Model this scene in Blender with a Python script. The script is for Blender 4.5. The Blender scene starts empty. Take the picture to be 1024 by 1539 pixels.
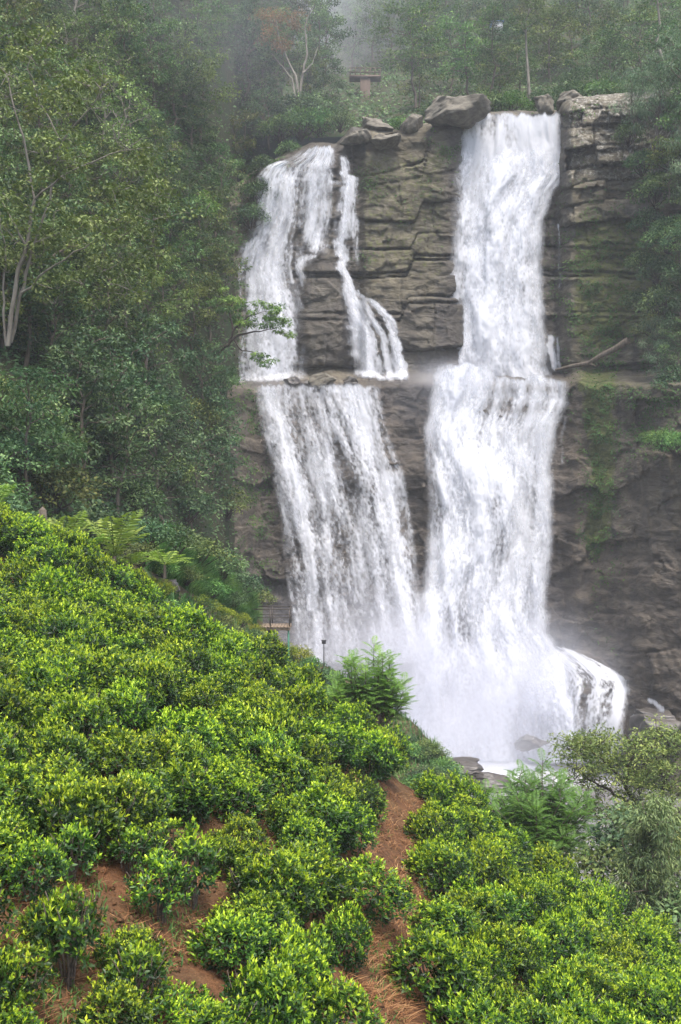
import bpy, math, random
import numpy as np
from mathutils import Vector

# ------------------------------------------------------------------ basics
F, CX, CY = 1650.0, 512.0, 769.5          # camera looks along +Y from the origin
sc = bpy.context.scene
COL = sc.collection
random.seed(7)
RNG = np.random.default_rng(11)


def P(px, py, Y):
    return np.stack(np.broadcast_arrays((np.asarray(px, float) - CX) / F * Y, Y + 0 * np.asarray(px, float),
                                        (CY - np.asarray(py, float)) / F * Y), -1)


def V3(px, py, Y):
    return Vector(((px - CX) / F * Y, Y, (CY - py) / F * Y))


def smooth(a, b, x):
    t = np.clip((x - a) / (b - a), 0, 1)
    return t * t * (3 - 2 * t)


def norm(v):
    return v / np.maximum(np.linalg.norm(v, axis=-1, keepdims=True), 1e-9)


# ------------------------------------------------------------------ noise
def h3(x, y, z, s):
    h = (x.astype(np.int64) * 374761393 + y.astype(np.int64) * 668265263 + z.astype(np.int64) * 2147483647 + s * 1274126177) & 0xFFFFFFFF
    h = ((h ^ (h >> 13)) * 1274126177) & 0xFFFFFFFF
    h = ((h ^ (h >> 16)) * 2246822519) & 0xFFFFFFFF
    return ((h ^ (h >> 15)) & 0xFFFFFF) / float(0xFFFFFF)


def vn(x, y, s=0):
    x, y = np.broadcast_arrays(np.asarray(x, float), np.asarray(y, float))
    ix, iy = np.floor(x), np.floor(y)
    fx, fy = x - ix, y - iy
    fx = fx * fx * (3 - 2 * fx)
    fy = fy * fy * (3 - 2 * fy)
    z = np.zeros_like(ix)
    a, b = h3(ix, iy, z, s), h3(ix + 1, iy, z, s)
    c, d = h3(ix, iy + 1, z, s), h3(ix + 1, iy + 1, z, s)
    return (a * (1 - fx) + b * fx) * (1 - fy) + (c * (1 - fx) + d * fx) * fy


def fbm(x, y, s=0, o=4, g=0.5):
    t, a, n = 0, 1, 0
    for k in range(o):
        t = t + a * vn(np.asarray(x) * 2 ** k + 17.3 * k, np.asarray(y) * 2 ** k - 9.1 * k, s + k)
        n += a
        a *= g
    return t / n


def voro(x, y, s=0):
    """distance to nearest and second nearest cell point, and the cell's random value"""
    ix, iy = np.floor(x), np.floor(y)
    f1 = np.full(x.shape, 9.0)
    f2 = np.full(x.shape, 9.0)
    idv = np.zeros(x.shape)
    for dx in (-1, 0, 1):
        for dy in (-1, 0, 1):
            cx, cy = ix + dx, iy + dy
            z = np.zeros_like(cx)
            px, py = cx + .15 + .7 * h3(cx, cy, z, s), cy + .15 + .7 * h3(cx, cy, z, s + 1)
            d = np.hypot(x - px, y - py)
            r = h3(cx, cy, z, s + 2)
            near = d < f1
            f2 = np.where(near, f1, np.minimum(f2, d))
            idv = np.where(near, r, idv)
            f1 = np.where(near, d, f1)
    return f1, f2, idv


def facet(x, y, s=0):
    """angular broken faces: every cell is a tilted plane of its own"""
    ix, iy = np.floor(x), np.floor(y)
    f1 = np.full(x.shape, 9.0)
    val = np.zeros(x.shape)
    for dx in (-1, 0, 1):
        for dy in (-1, 0, 1):
            cx, cy = ix + dx, iy + dy
            z = np.zeros_like(cx)
            px, py = cx + .1 + .8 * h3(cx, cy, z, s), cy + .1 + .8 * h3(cx, cy, z, s + 1)
            d = np.hypot(x - px, y - py)
            v = h3(cx, cy, z, s + 2) - .5 + (h3(cx, cy, z, s + 3) - .5) * (x - px) * 1.1 + (h3(cx, cy, z, s + 4) - .5) * (y - py) * 1.1
            near = d < f1
            val = np.where(near, v, val)
            f1 = np.where(near, d, f1)
    return val


# ------------------------------------------------------------------ mesh helpers
def mesh(name, verts, faces, attrs=None, mat=None, sm=False):
    """faces: array (M,k) or list of such arrays; attrs: name -> per-vertex float array"""
    me = bpy.data.meshes.new(name)
    verts = np.asarray(verts, np.float32)
    fl = faces if isinstance(faces, list) else [faces]
    fl = [np.asarray(f, np.int32) for f in fl if len(f)]
    idx = np.concatenate([f.ravel() for f in fl])
    tot = np.concatenate([np.full(len(f), f.shape[1], np.int32) for f in fl])
    start = np.concatenate([[0], np.cumsum(tot)[:-1]]).astype(np.int32)
    me.vertices.add(len(verts))
    me.vertices.foreach_set('co', verts.ravel())
    me.loops.add(len(idx))
    me.loops.foreach_set('vertex_index', idx)
    me.polygons.add(len(tot))
    me.polygons.foreach_set('loop_start', start)
    me.polygons.foreach_set('loop_total', tot)
    if sm:
        me.polygons.foreach_set('use_smooth', np.ones(len(tot), bool))
    for k, v in (attrs or {}).items():
        a = me.attributes.new(k, 'FLOAT', 'POINT')
        a.data.foreach_set('value', np.asarray(v, np.float32).ravel())
    me.update(calc_edges=True)
    me.validate()
    if mat:
        me.materials.append(mat)
    return me


def link(name, me, parent=None, **props):
    o = bpy.data.objects.new(name, me)
    COL.objects.link(o)
    if parent:
        o.parent = parent
    for k, v in props.items():
        if v is not None:
            o[k] = v
    return o


def empty(name, loc, label, category, group=None, rz=0.0):
    o = bpy.data.objects.new(name, None)
    o.empty_display_size = 0.3
    COL.objects.link(o)
    o.location = loc
    o.rotation_euler = (0, 0, rz)
    o['label'] = label
    o['category'] = category
    if group:
        o['group'] = group
    return o


def copy_thing(src, loc, rot, scale, label, group):
    r = src.copy()
    COL.objects.link(r)
    r.location, r.rotation_euler, r.scale = loc, rot, scale
    r['label'] = label
    r['group'] = group
    for ch in list(src.children):
        c = ch.copy()
        COL.objects.link(c)
        c.parent = r
    return r


class Geo:
    """collects verts / quads / tris with a 'tint' value per vertex"""

    def __init__(s):
        s.v, s.q, s.t, s.a, s.n = [], [], [], [], 0

    def add(s, v, q=None, t=None, tint=0.5):
        v = np.asarray(v, float).reshape(-1, 3)
        if q is not None and len(q):
            s.q.append(np.asarray(q, int) + s.n)
        if t is not None and len(t):
            s.t.append(np.asarray(t, int) + s.n)
        s.v.append(v)
        s.a.append(np.broadcast_to(np.asarray(tint, float), (len(v),)))
        s.n += len(v)

    def tube(s, pts, rad, sides=6, tint=0.5):
        pts = np.asarray(pts, float)
        n = len(pts)
        rad = np.broadcast_to(np.asarray(rad, float), (n,))
        d = norm(np.gradient(pts, axis=0))
        ref = np.where(np.abs(d[:, 2:3]) > .9, np.array([[1., 0, 0]]), np.array([[0, 0, 1.]]))
        a = norm(np.cross(d, ref))
        for i in range(1, n):                       # keep the frame from flipping
            if np.dot(a[i], a[i - 1]) < 0:
                a[i] = -a[i]
        b = np.cross(d, a)
        th = np.arange(sides) / sides * 2 * math.pi
        ring = a[:, None] * np.cos(th)[None, :, None] + b[:, None] * np.sin(th)[None, :, None]
        v = (pts[:, None] + ring * rad[:, None, None]).reshape(-1, 3)
        q = []
        for i in range(n - 1):
            for j in range(sides):
                k = (j + 1) % sides
                q.append((i * sides + j, i * sides + k, (i + 1) * sides + k, (i + 1) * sides + j))
        v = np.vstack([v, pts[-1:] + d[-1:] * rad[-1]])
        t = [((n - 1) * sides + j, (n - 1) * sides + (j + 1) % sides, n * sides) for j in range(sides)]
        s.add(v, q, t, tint)

    def box(s, c, size, rz=0.0, tint=.5, bev=0.0):
        x, y, z = np.asarray(size, float) / 2
        v = np.array([(i, j, k) for i in (-x, x) for j in (-y, y) for k in (-z, z)])
        ca, sa = math.cos(rz), math.sin(rz)
        v = v @ np.array([[ca, sa, 0], [-sa, ca, 0], [0, 0, 1]]) + np.asarray(c, float)
        s.add(v, [(0, 1, 3, 2), (4, 6, 7, 5), (0, 4, 5, 1), (2, 3, 7, 6), (0, 2, 6, 4), (1, 5, 7, 3)], tint=tint)

    def leaves(s, pos, d, nrm, L, W, tint, full=False, fold=.12, droop=.12):
        pos = np.asarray(pos, float)
        m = len(pos)
        d = norm(np.asarray(d, float))
        side = norm(np.cross(d, nrm))
        up = np.cross(side, d)
        L = np.broadcast_to(L, (m,))[:, None]
        W = np.broadcast_to(W, (m,))[:, None]
        tint = np.broadcast_to(tint, (m,))
        l = pos + d * L * .48 + side * W / 2 + up * W * fold
        r = pos + d * L * .48 - side * W / 2 + up * W * fold
        tip = pos + d * L - up * L * droop
        if full:
            c = pos + d * L * .5 - up * W * .06
            v = np.stack([pos, l, r, c, tip], 1).reshape(-1, 3)
            i = np.arange(m)[:, None] * 5
            t = np.concatenate([i + [0, 3, 1], i + [0, 2, 3], i + [1, 3, 4], i + [3, 2, 4]])
            s.add(v, None, t, np.repeat(tint, 5))
        else:
            v = np.stack([pos, l, tip, r], 1).reshape(-1, 3)
            q = np.arange(m)[:, None] * 4 + [0, 1, 2, 3]
            s.add(v, q, None, np.repeat(tint, 4))

    def blades(s, pos, lean, H, W, tint):
        """curved grass blades: lean is a horizontal vector (metres moved at the tip)"""
        pos = np.asarray(pos, float)
        m = len(pos)
        H = np.broadcast_to(H, (m,))[:, None]
        W = np.broadcast_to(W, (m,))[:, None]
        side = norm(np.cross(lean + 1e-4, np.array([0, 0, 1.])))
        rows = []
        for k, (tt, w) in enumerate(((0, .7), (.4, 1), (.75, .75), (1, .08))):
            c = pos + lean * tt ** 2 + np.array([0, 0, 1.]) * H * (tt - .28 * tt ** 3)
            rows += [c - side * W * w / 2, c + side * W * w / 2]
        v = np.stack(rows, 1).reshape(-1, 3)
        i = np.arange(m)[:, None] * 8
        q = np.concatenate([i + [0, 1, 3, 2], i + [2, 3, 5, 4], i + [4, 5, 7, 6]])
        s.add(v, q, None, np.repeat(np.broadcast_to(tint, (m,)), 8))

    def build(s, name, mat, sm=False):
        f = []
        if s.q:
            f.append(np.concatenate(s.q))
        if s.t:
            f.append(np.concatenate(s.t))
        return mesh(name, np.concatenate(s.v), f, {'tint': np.concatenate(s.a)}, mat, sm)


def grid_faces(nr, ncol):
    r, c = np.meshgrid(np.arange(nr - 1), np.arange(ncol - 1), indexing='ij')
    i = (r * ncol + c).ravel()
    return np.stack([i, i + 1, i + ncol + 1, i + ncol], 1)


# ------------------------------------------------------------------ materials
def new_mat(name):
    m = bpy.data.materials.new(name)
    m.use_nodes = True
    nt = m.node_tree
    for n in list(nt.nodes):
        nt.nodes.remove(n)
    out = nt.nodes.new('ShaderNodeOutputMaterial')
    return m, nt, out


def N(nt, typ, **kw):
    n = nt.nodes.new(typ)
    for k, v in kw.items():
        if k.startswith('i_'):
            n.inputs[k[2:].replace('_', ' ')].default_value = v
        else:
            setattr(n, k, v)
    return n


def ramp(nt, stops):
    r = nt.nodes.new('ShaderNodeValToRGB')
    e = r.color_ramp.elements
    while len(e) < len(stops):
        e.new(.5)
    for k, (p, c) in enumerate(stops):
        e[k].position = p
        e[k].color = (*c, 1) if len(c) == 3 else c
    return r


def attr(nt, name):
    a = nt.nodes.new('ShaderNodeAttribute')
    a.attribute_name = name
    return a.outputs['Fac']


def mixc(nt, fac, a, b, mode='MIX'):
    m = nt.nodes.new('ShaderNodeMix')
    m.data_type = 'RGBA'
    m.blend_type = mode
    L = nt.links
    for sock, v in ((m.inputs[0], fac), (m.inputs[6], a), (m.inputs[7], b)):
        if hasattr(v, 'is_linked') or isinstance(v, bpy.types.NodeSocket):
            L.new(v, sock)
        else:
            sock.default_value = v if not isinstance(v, tuple) else ((*v, 1) if len(v) == 3 else v)
    return m.outputs[2]


def math_n(nt, op, a, b=None, clamp=False):
    m = nt.nodes.new('ShaderNodeMath')
    m.operation = op
    m.use_clamp = clamp
    for k, v in enumerate((a, b)):
        if v is None:
            continue
        if isinstance(v, bpy.types.NodeSocket):
            nt.links.new(v, m.inputs[k])
        else:
            m.inputs[k].default_value = v
    return m.outputs[0]


def leaf_mat(name, stops, rough=.6, spec=.22, trans=.3, hue=.02, val=.3, wscale=.35):
    m, nt, out = new_mat(name)
    L = nt.links
    r = ramp(nt, stops)
    L.new(attr(nt, 'tint'), r.inputs[0])
    oi = N(nt, 'ShaderNodeObjectInfo')
    geo = N(nt, 'ShaderNodeNewGeometry')
    nz = N(nt, 'ShaderNodeTexNoise', i_Scale=wscale, i_Detail=3.0)
    L.new(geo.outputs['Position'], nz.inputs['Vector'])
    hs = N(nt, 'ShaderNodeHueSaturation')
    L.new(r.outputs[0], hs.inputs['Color'])
    mh = N(nt, 'ShaderNodeMapRange')
    mh.inputs['To Min'].default_value, mh.inputs['To Max'].default_value = .5 - hue, .5 + hue
    L.new(oi.outputs['Random'], mh.inputs['Value'])
    L.new(mh.outputs[0], hs.inputs['Hue'])
    v1 = math_n(nt, 'MULTIPLY_ADD', nz.outputs['Fac'], val * 1.6)
    v1.node.inputs[2].default_value = 1 - val * .8 - val * .5
    v2 = math_n(nt, 'MULTIPLY_ADD', oi.outputs['Random'], val)
    L.new(v1, v2.node.inputs[2])
    L.new(v2, hs.inputs['Value'])
    bs = N(nt, 'ShaderNodeBsdfPrincipled')
    bs.inputs['Roughness'].default_value = rough
    bs.inputs['Specular IOR Level'].default_value = spec
    L.new(hs.outputs[0], bs.inputs['Base Color'])
    tr = N(nt, 'ShaderNodeBsdfTranslucent')
    tc = mixc(nt, 1.0, hs.outputs[0], (1.1, 1.25, .6), 'MULTIPLY')
    L.new(tc, tr.inputs['Color'])
    mx = N(nt, 'ShaderNodeMixShader')
    mx.inputs[0].default_value = trans
    L.new(bs.outputs[0], mx.inputs[1])
    L.new(tr.outputs[0], mx.inputs[2])
    L.new(mx.outputs[0], out.inputs['Surface'])
    return m


def plain_mat(name, c1, c2, scale=6.0, rough=.8, bump=.2, stretch=(1, 1, 1), spec=.3, metal=0.0):
    m, nt, out = new_mat(name)
    L = nt.links
    tc = N(nt, 'ShaderNodeTexCoord')
    mp = N(nt, 'ShaderNodeMapping')
    mp.inputs['Scale'].default_value = stretch
    L.new(tc.outputs['Object'], mp.inputs[0])
    nz = N(nt, 'ShaderNodeTexNoise', i_Scale=scale, i_Detail=6.0, i_Roughness=.65)
    L.new(mp.outputs[0], nz.inputs['Vector'])
    r = ramp(nt, [(.3, c1), (.7, c2)])
    L.new(nz.outputs['Fac'], r.inputs[0])
    bs = N(nt, 'ShaderNodeBsdfPrincipled')
    bs.inputs['Roughness'].default_value = rough
    bs.inputs['Specular IOR Level'].default_value = spec
    bs.inputs['Metallic'].default_value = metal
    L.new(r.outputs[0], bs.inputs['Base Color'])
    if bump:
        bp = N(nt, 'ShaderNodeBump', i_Strength=bump)
        bp.inputs['Distance'].default_value = .1
        L.new(nz.outputs['Fac'], bp.inputs['Height'])
        L.new(bp.outputs[0], bs.inputs['Normal'])
    L.new(bs.outputs[0], out.inputs['Surface'])
    return m


M = {}
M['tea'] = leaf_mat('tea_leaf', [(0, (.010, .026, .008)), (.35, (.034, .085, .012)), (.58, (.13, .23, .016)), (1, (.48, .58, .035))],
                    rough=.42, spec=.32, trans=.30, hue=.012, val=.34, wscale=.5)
M['hedge'] = leaf_mat('yellow_hedge_leaf', [(0, (.05, .09, .01)), (1, (.36, .38, .03))], trans=.25)
M['broad'] = leaf_mat('broad_leaf', [(0, (0.030, 0.062, 0.025)), (.6, (0.090, 0.156, 0.060)), (1, (0.225, 0.312, 0.119))], trans=.2, val=.5)
M['dark'] = leaf_mat('dark_leaf', [(0, (0.019, 0.046, 0.022)), (.6, (0.057, 0.111, 0.049)), (1, (0.149, 0.223, 0.095))], trans=.2, val=.5)
M['pale'] = leaf_mat('pale_leaf', [(0, (.06, .10, .03)), (.6, (.13, .19, .06)), (1, (.24, .30, .11))], trans=.2, val=.5)
M['olive'] = leaf_mat('olive_leaf', [(0, (0.040, 0.063, 0.021)), (.6, (0.103, 0.138, 0.037)), (1, (0.230, 0.253, 0.069))], trans=.2, val=.5)
M['bright'] = leaf_mat('bright_leaf', [(0, (.035, .09, .025)), (.6, (.085, .18, .045)), (1, (.20, .31, .07))], trans=.2, val=.5)
M['blue'] = leaf_mat('bluish_leaf', [(0, (.045, .085, .05)), (.6, (.11, .175, .10)), (1, (.22, .29, .16))], trans=.2, val=.5)
M['orange'] = leaf_mat('orange_leaf', [(0, (.13, .10, .05)), (1, (.30, .19, .10))])
M['fern'] = leaf_mat('fern_leaf', [(0, (.06, .13, .03)), (.6, (.15, .25, .05)), (1, (.30, .40, .09))], trans=.4, rough=.5)
M['grass'] = leaf_mat('grass_blade', [(0, (.02, .06, .018)), (.6, (.06, .14, .035)), (1, (.14, .22, .05))])
M['moss'] = leaf_mat('creeper_leaf', [(0, (.02, .05, .012)), (.6, (.055, .11, .022)), (1, (.11, .17, .03))])
M['straw'] = leaf_mat('straw', [(0, (.13, .06, .025)), (.6, (.30, .16, .065)), (1, (.46, .30, .14))], rough=.7, spec=.2, trans=.2)
M['bark'] = plain_mat('bark', (.05, .04, .03), (.16, .13, .10), 5, .9, .5, (1, 1, .25))
M['palebark'] = plain_mat('pale_bark', (.07, .062, .05), (.24, .22, .18), 4, .85, .4, (1, 1, .3))
M['darkbark'] = plain_mat('dark_bark', (.02, .015, .012), (.06, .045, .035), 8, .9, .4)
M['teastem'] = plain_mat('tea_stem', (.035, .026, .02), (.14, .115, .09), 30, .9, .4)
M['boulder'] = plain_mat('boulder_rock', (.045, .04, .03), (.22, .20, .16), 1.3, .88, 1.0, (1, 1, 1.8))
M['wetrock'] = plain_mat('wet_rock', (.025, .022, .02), (.075, .065, .055), .9, .5, .7, spec=.6)
M['deck'] = plain_mat('deck_boards', (.13, .095, .065), (.26, .20, .145), 3, .8, .2, (1, 8, 1))
M['rail'] = plain_mat('rail_paint', (.03, .025, .022), (.08, .065, .055), 8, .6, .05)
M['greenpipe'] = plain_mat('green_pipe', (.04, .14, .09), (.07, .20, .13), 8, .5, .05)
M['concrete'] = plain_mat('stained_concrete', (.06, .042, .032), (.15, .115, .09), .8, .9, .3)
M['lampmetal'] = plain_mat('lamp_metal', (.02, .02, .022), (.05, .05, .055), 10, .5, .05)
M['blueroof'] = plain_mat('blue_roof', (.10, .22, .48), (.18, .32, .62), 2, .5, .1)
M['whitewall'] = plain_mat('white_wall', (.5, .5, .48), (.7, .7, .68), 2, .8, .1)


def ground_mat(name, soilA, soilB, green, gscale, rough=.95):
    """earth with patches of low green growth, from world-space noise"""
    m, nt, out = new_mat(name)
    L = nt.links
    geo = N(nt, 'ShaderNodeNewGeometry')
    n1 = N(nt, 'ShaderNodeTexNoise', i_Scale=gscale, i_Detail=8.0, i_Roughness=.65)
    n2 = N(nt, 'ShaderNodeTexNoise', i_Scale=gscale * 9, i_Detail=6.0, i_Roughness=.7)
    for n in (n1, n2):
        L.new(geo.outputs['Position'], n.inputs['Vector'])
    r = ramp(nt, [(.3, soilA), (.72, soilB)])
    L.new(n2.outputs['Fac'], r.inputs[0])
    g = ramp(nt, [(.5, (0, 0, 0)), (.62, (1, 1, 1))])
    L.new(n1.outputs['Fac'], g.inputs[0])
    c = mixc(nt, g.outputs[0], r.outputs[0], green)
    bs = N(nt, 'ShaderNodeBsdfPrincipled')
    bs.inputs['Roughness'].default_value = rough
    bs.inputs['Specular IOR Level'].default_value = .15
    L.new(c, bs.inputs['Base Color'])
    bp = N(nt, 'ShaderNodeBump', i_Strength=.8)
    bp.inputs['Distance'].default_value = .12
    L.new(n2.outputs['Fac'], bp.inputs['Height'])
    L.new(bp.outputs[0], bs.inputs['Normal'])
    L.new(bs.outputs[0], out.inputs['Surface'])
    return m


M['soil'] = ground_mat('red_soil', (.05, .024, .014), (.175, .086, .040), (.115, .068, .034), .8)
M['forestfloor'] = ground_mat('forest_floor', (.02, .024, .012), (.06, .06, .03), (.025, .045, .015), .25)
M['bank'] = ground_mat('bank_earth', (.05, .04, .022), (.12, .09, .05), (.05, .09, .025), .4)


def cliff_mat():
    m, nt, out = new_mat('cliff_rock')
    L = nt.links
    geo = N(nt, 'ShaderNodeNewGeometry')
    mp = N(nt, 'ShaderNodeMapping')
    mp.inputs['Scale'].default_value = (.55, .55, 1.6)
    L.new(geo.outputs['Position'], mp.inputs[0])
    n1 = N(nt, 'ShaderNodeTexNoise', i_Scale=.8, i_Detail=9.0, i_Roughness=.68)
    n1.inputs['Distortion'].default_value = .6
    L.new(mp.outputs[0], n1.inputs['Vector'])
    n2 = N(nt, 'ShaderNodeTexNoise', i_Scale=2.6, i_Detail=8.0, i_Roughness=.7)
    L.new(geo.outputs['Position'], n2.inputs['Vector'])
    mp3 = N(nt, 'ShaderNodeMapping')
    mp3.inputs['Scale'].default_value = (.9, .9, .12)
    L.new(geo.outputs['Position'], mp3.inputs[0])
    n3 = N(nt, 'ShaderNodeTexNoise', i_Scale=1.0, i_Detail=6.0, i_Roughness=.6)   # vertical water stains
    L.new(mp3.outputs[0], n3.inputs['Vector'])
    dry = ramp(nt, [(.28, (.045, .038, .024)), (.5, (.115, .100, .066)), (.72, (.23, .205, .15))])
    L.new(n1.outputs['Fac'], dry.inputs[0])
    brown = ramp(nt, [(.28, (.038, .031, .024)), (.52, (.105, .085, .062)), (.75, (.24, .20, .15))])
    L.new(n1.outputs['Fac'], brown.inputs[0])
    c = mixc(nt, attr(nt, 'low'), dry.outputs[0], brown.outputs[0])
    st = ramp(nt, [(.42, (0, 0, 0)), (.62, (1, 1, 1))])
    L.new(n3.outputs['Fac'], st.inputs[0])
    c = mixc(nt, math_n(nt, 'MULTIPLY', st.outputs[0], .55), c, (.055, .048, .043))
    lf = math_n(nt, 'ADD', attr(nt, 'lichen'), math_n(nt, 'MULTIPLY_ADD', n2.outputs['Fac'], 1.6))
    lf.node.inputs[1].links[0].from_node.inputs[2].default_value = -1.25
    lr = ramp(nt, [(.42, (0, 0, 0)), (.68, (1, 1, 1))])
    L.new(lf, lr.inputs[0])
    c = mixc(nt, lr.outputs[0], c, (.42, .40, .35))
    mf = math_n(nt, 'ADD', attr(nt, 'moss'), math_n(nt, 'MULTIPLY_ADD', n2.outputs['Fac'], 1.5))  # moss cover, and the darkening painted on the right ledge ramp
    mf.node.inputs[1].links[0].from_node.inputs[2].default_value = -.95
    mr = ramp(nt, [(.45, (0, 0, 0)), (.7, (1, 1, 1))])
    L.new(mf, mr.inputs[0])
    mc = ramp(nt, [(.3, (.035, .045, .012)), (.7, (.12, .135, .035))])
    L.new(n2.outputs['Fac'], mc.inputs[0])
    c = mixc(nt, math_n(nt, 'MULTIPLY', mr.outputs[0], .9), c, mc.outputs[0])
    vo = N(nt, 'ShaderNodeTexVoronoi', feature='DISTANCE_TO_EDGE', i_Scale=.42)
    mpv = N(nt, 'ShaderNodeMapping')
    mpv.inputs['Scale'].default_value = (1, .6, 2.1)
    wv = N(nt, 'ShaderNodeVectorMath', operation='ADD')
    L.new(geo.outputs['Position'], wv.inputs[0])
    L.new(n1.outputs['Color'], wv.inputs[1])
    L.new(wv.outputs[0], mpv.inputs[0])
    L.new(mpv.outputs[0], vo.inputs['Vector'])
    cr = ramp(nt, [(0, (1, 1, 1)), (.028, (0, 0, 0))])
    L.new(vo.outputs['Distance'], cr.inputs[0])
    ck = math_n(nt, 'MULTIPLY', cr.outputs[0], math_n(nt, 'MULTIPLY_ADD', n3.outputs['Fac'], 2.2))
    ck.node.inputs[1].links[0].from_node.inputs[2].default_value = -.75
    ck.node.use_clamp = True
    c = mixc(nt, math_n(nt, 'MULTIPLY', ck, .75), c, (.018, .016, .014))
    wet = attr(nt, 'wet')  # water film, and the darkening painted on the middle ledge ramp
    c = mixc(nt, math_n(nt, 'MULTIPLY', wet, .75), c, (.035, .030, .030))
    bs = N(nt, 'ShaderNodeBsdfPrincipled')
    ro = math_n(nt, 'MULTIPLY_ADD', wet, -.45)
    ro.node.inputs[2].default_value = .88
    L.new(ro, bs.inputs['Roughness'])
    bs.inputs['Specular IOR Level'].default_value = .35
    L.new(c, bs.inputs['Base Color'])
    b1 = N(nt, 'ShaderNodeBump', i_Strength=.9)
    b1.inputs['Distance'].default_value = .6
    L.new(n1.outputs['Fac'], b1.inputs['Height'])
    b2 = N(nt, 'ShaderNodeBump', i_Strength=.5)
    b2.inputs['Distance'].default_value = .2
    L.new(n2.outputs['Fac'], b2.inputs['Height'])
    L.new(b1.outputs[0], b2.inputs['Normal'])
    L.new(b2.outputs[0], bs.inputs['Normal'])
    L.new(bs.outputs[0], out.inputs['Surface'])
    return m


M['cliff'] = cliff_mat()


def water_mat():
    """falling white water: opaque white froth, see-through between the strands (alpha = how much water is there)"""
    m, nt, out = new_mat('falling_water')
    L = nt.links
    geo = N(nt, 'ShaderNodeNewGeometry')
    mp = N(nt, 'ShaderNodeMapping')
    mp.inputs['Scale'].default_value = (1, 1, .35)
    L.new(geo.outputs['Position'], mp.inputs[0])
    n = N(nt, 'ShaderNodeTexNoise', i_Scale=4.5, i_Detail=4.0, i_Roughness=.7)
    L.new(mp.outputs[0], n.inputs['Vector'])
    a = attr(nt, 'alpha')
    # droplets: noise breaks the sheet up where it is thin
    k = math_n(nt, 'MULTIPLY_ADD', n.outputs['Fac'], 1.5)
    k.node.inputs[2].default_value = -.75
    w = math_n(nt, 'MULTIPLY', math_n(nt, 'SUBTRACT', 1.0, a), 1.15)
    a2 = math_n(nt, 'ADD', a, math_n(nt, 'MULTIPLY', k, math_n(nt, 'MULTIPLY', w, math_n(nt, 'MULTIPLY', a, 2.0))), True)
    df = N(nt, 'ShaderNodeBsdfDiffuse')
    df.inputs['Color'].default_value = (.78, .80, .85, 1)
    tl = N(nt, 'ShaderNodeBsdfTranslucent')
    tl.inputs['Color'].default_value = (.78, .80, .85, 1)
    m1 = N(nt, 'ShaderNodeMixShader')
    m1.inputs[0].default_value = .45
    L.new(df.outputs[0], m1.inputs[1])
    L.new(tl.outputs[0], m1.inputs[2])
    tp = N(nt, 'ShaderNodeBsdfTransparent')
    m2 = N(nt, 'ShaderNodeMixShader')
    L.new(a2, m2.inputs[0])
    L.new(tp.outputs[0], m2.inputs[1])
    L.new(m1.outputs[0], m2.inputs[2])
    L.new(m2.outputs[0], out.inputs['Surface'])
    return m


M['water'] = water_mat()


def river_mat():
    m, nt, out = new_mat('river_water')
    L = nt.links
    geo = N(nt, 'ShaderNodeNewGeometry')
    mp = N(nt, 'ShaderNodeMapping')
    mp.inputs['Scale'].default_value = (1, .5, 1)
    L.new(geo.outputs['Position'], mp.inputs[0])
    n = N(nt, 'ShaderNodeTexNoise', i_Scale=.7, i_Detail=8.0, i_Roughness=.7)
    L.new(mp.outputs[0], n.inputs['Vector'])
    f = math_n(nt, 'ADD', attr(nt, 'foam'), math_n(nt, 'MULTIPLY_ADD', n.outputs['Fac'], 1.8))
    f.node.inputs[1].links[0].from_node.inputs[2].default_value = -.9
    fr = ramp(nt, [(.35, (0, 0, 0)), (.75, (1, 1, 1))])
    L.new(f, fr.inputs[0])
    c = mixc(nt, fr.outputs[0], (.16, .155, .15), (.78, .79, .82))
    bs = N(nt, 'ShaderNodeBsdfPrincipled')
    bs.inputs['Roughness'].default_value = .25
    L.new(c, bs.inputs['Base Color'])
    bp = N(nt, 'ShaderNodeBump', i_Strength=.6)
    bp.inputs['Distance'].default_value = .3
    L.new(n.outputs['Fac'], bp.inputs['Height'])
    L.new(bp.outputs[0], bs.inputs['Normal'])
    L.new(bs.outputs[0], out.inputs['Surface'])
    return m


M['river'] = river_mat()

# ------------------------------------------------------------------ tea hillside
KX = [-400, 0, 200, 300, 400, 500, 600, 700, 840, 940, 1024, 1400]
KY = [785, 862, 898, 936, 985, 1046, 1135, 1208, 1312, 1366, 1425, 1640]
YN = ([-400, 0, 512, 1024, 1400], [6, 7, 9.5, 15, 17])
CAN = .62


def tea_z(x, y):
    x, y = np.asarray(x, float), np.asarray(y, float)
    Y = np.maximum(y, 5.0)
    px = np.clip(CX + F * x / Y, -390, 1390)
    yn = np.interp(px, *YN)
    ye = 24.0
    zn = -(1539 - CY) / F * yn
    zs = -(np.interp(px, KX, KY) - CY) / F * ye
    t = (Y - yn) / (ye - yn)
    z = zn + (zs - zn) * np.clip(t, -.3, 1)
    ov = np.maximum(Y - ye, 0)
    z = z - CAN - .15 * ov - .05 * ov ** 2
    zb = -(np.interp(px, [-400, 0, 100, 200, 250], [625, 762, 804, 866, 902]) - CY) / F * 28 - .85
    zb = zb - ((Y - 28) / 1.7) ** 2 * .9
    z = np.where(px < 235, np.maximum(z, zb), z)
    z = z + .10 * (fbm(x * .9, y * .9, 5) - .5) + .09 * (fbm(x * 3.5, y * 3.5, 6) - .5) + .05 * (fbm(x * 9, y * 9, 7, 3) - .5)
    return np.maximum(z, -25)


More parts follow.
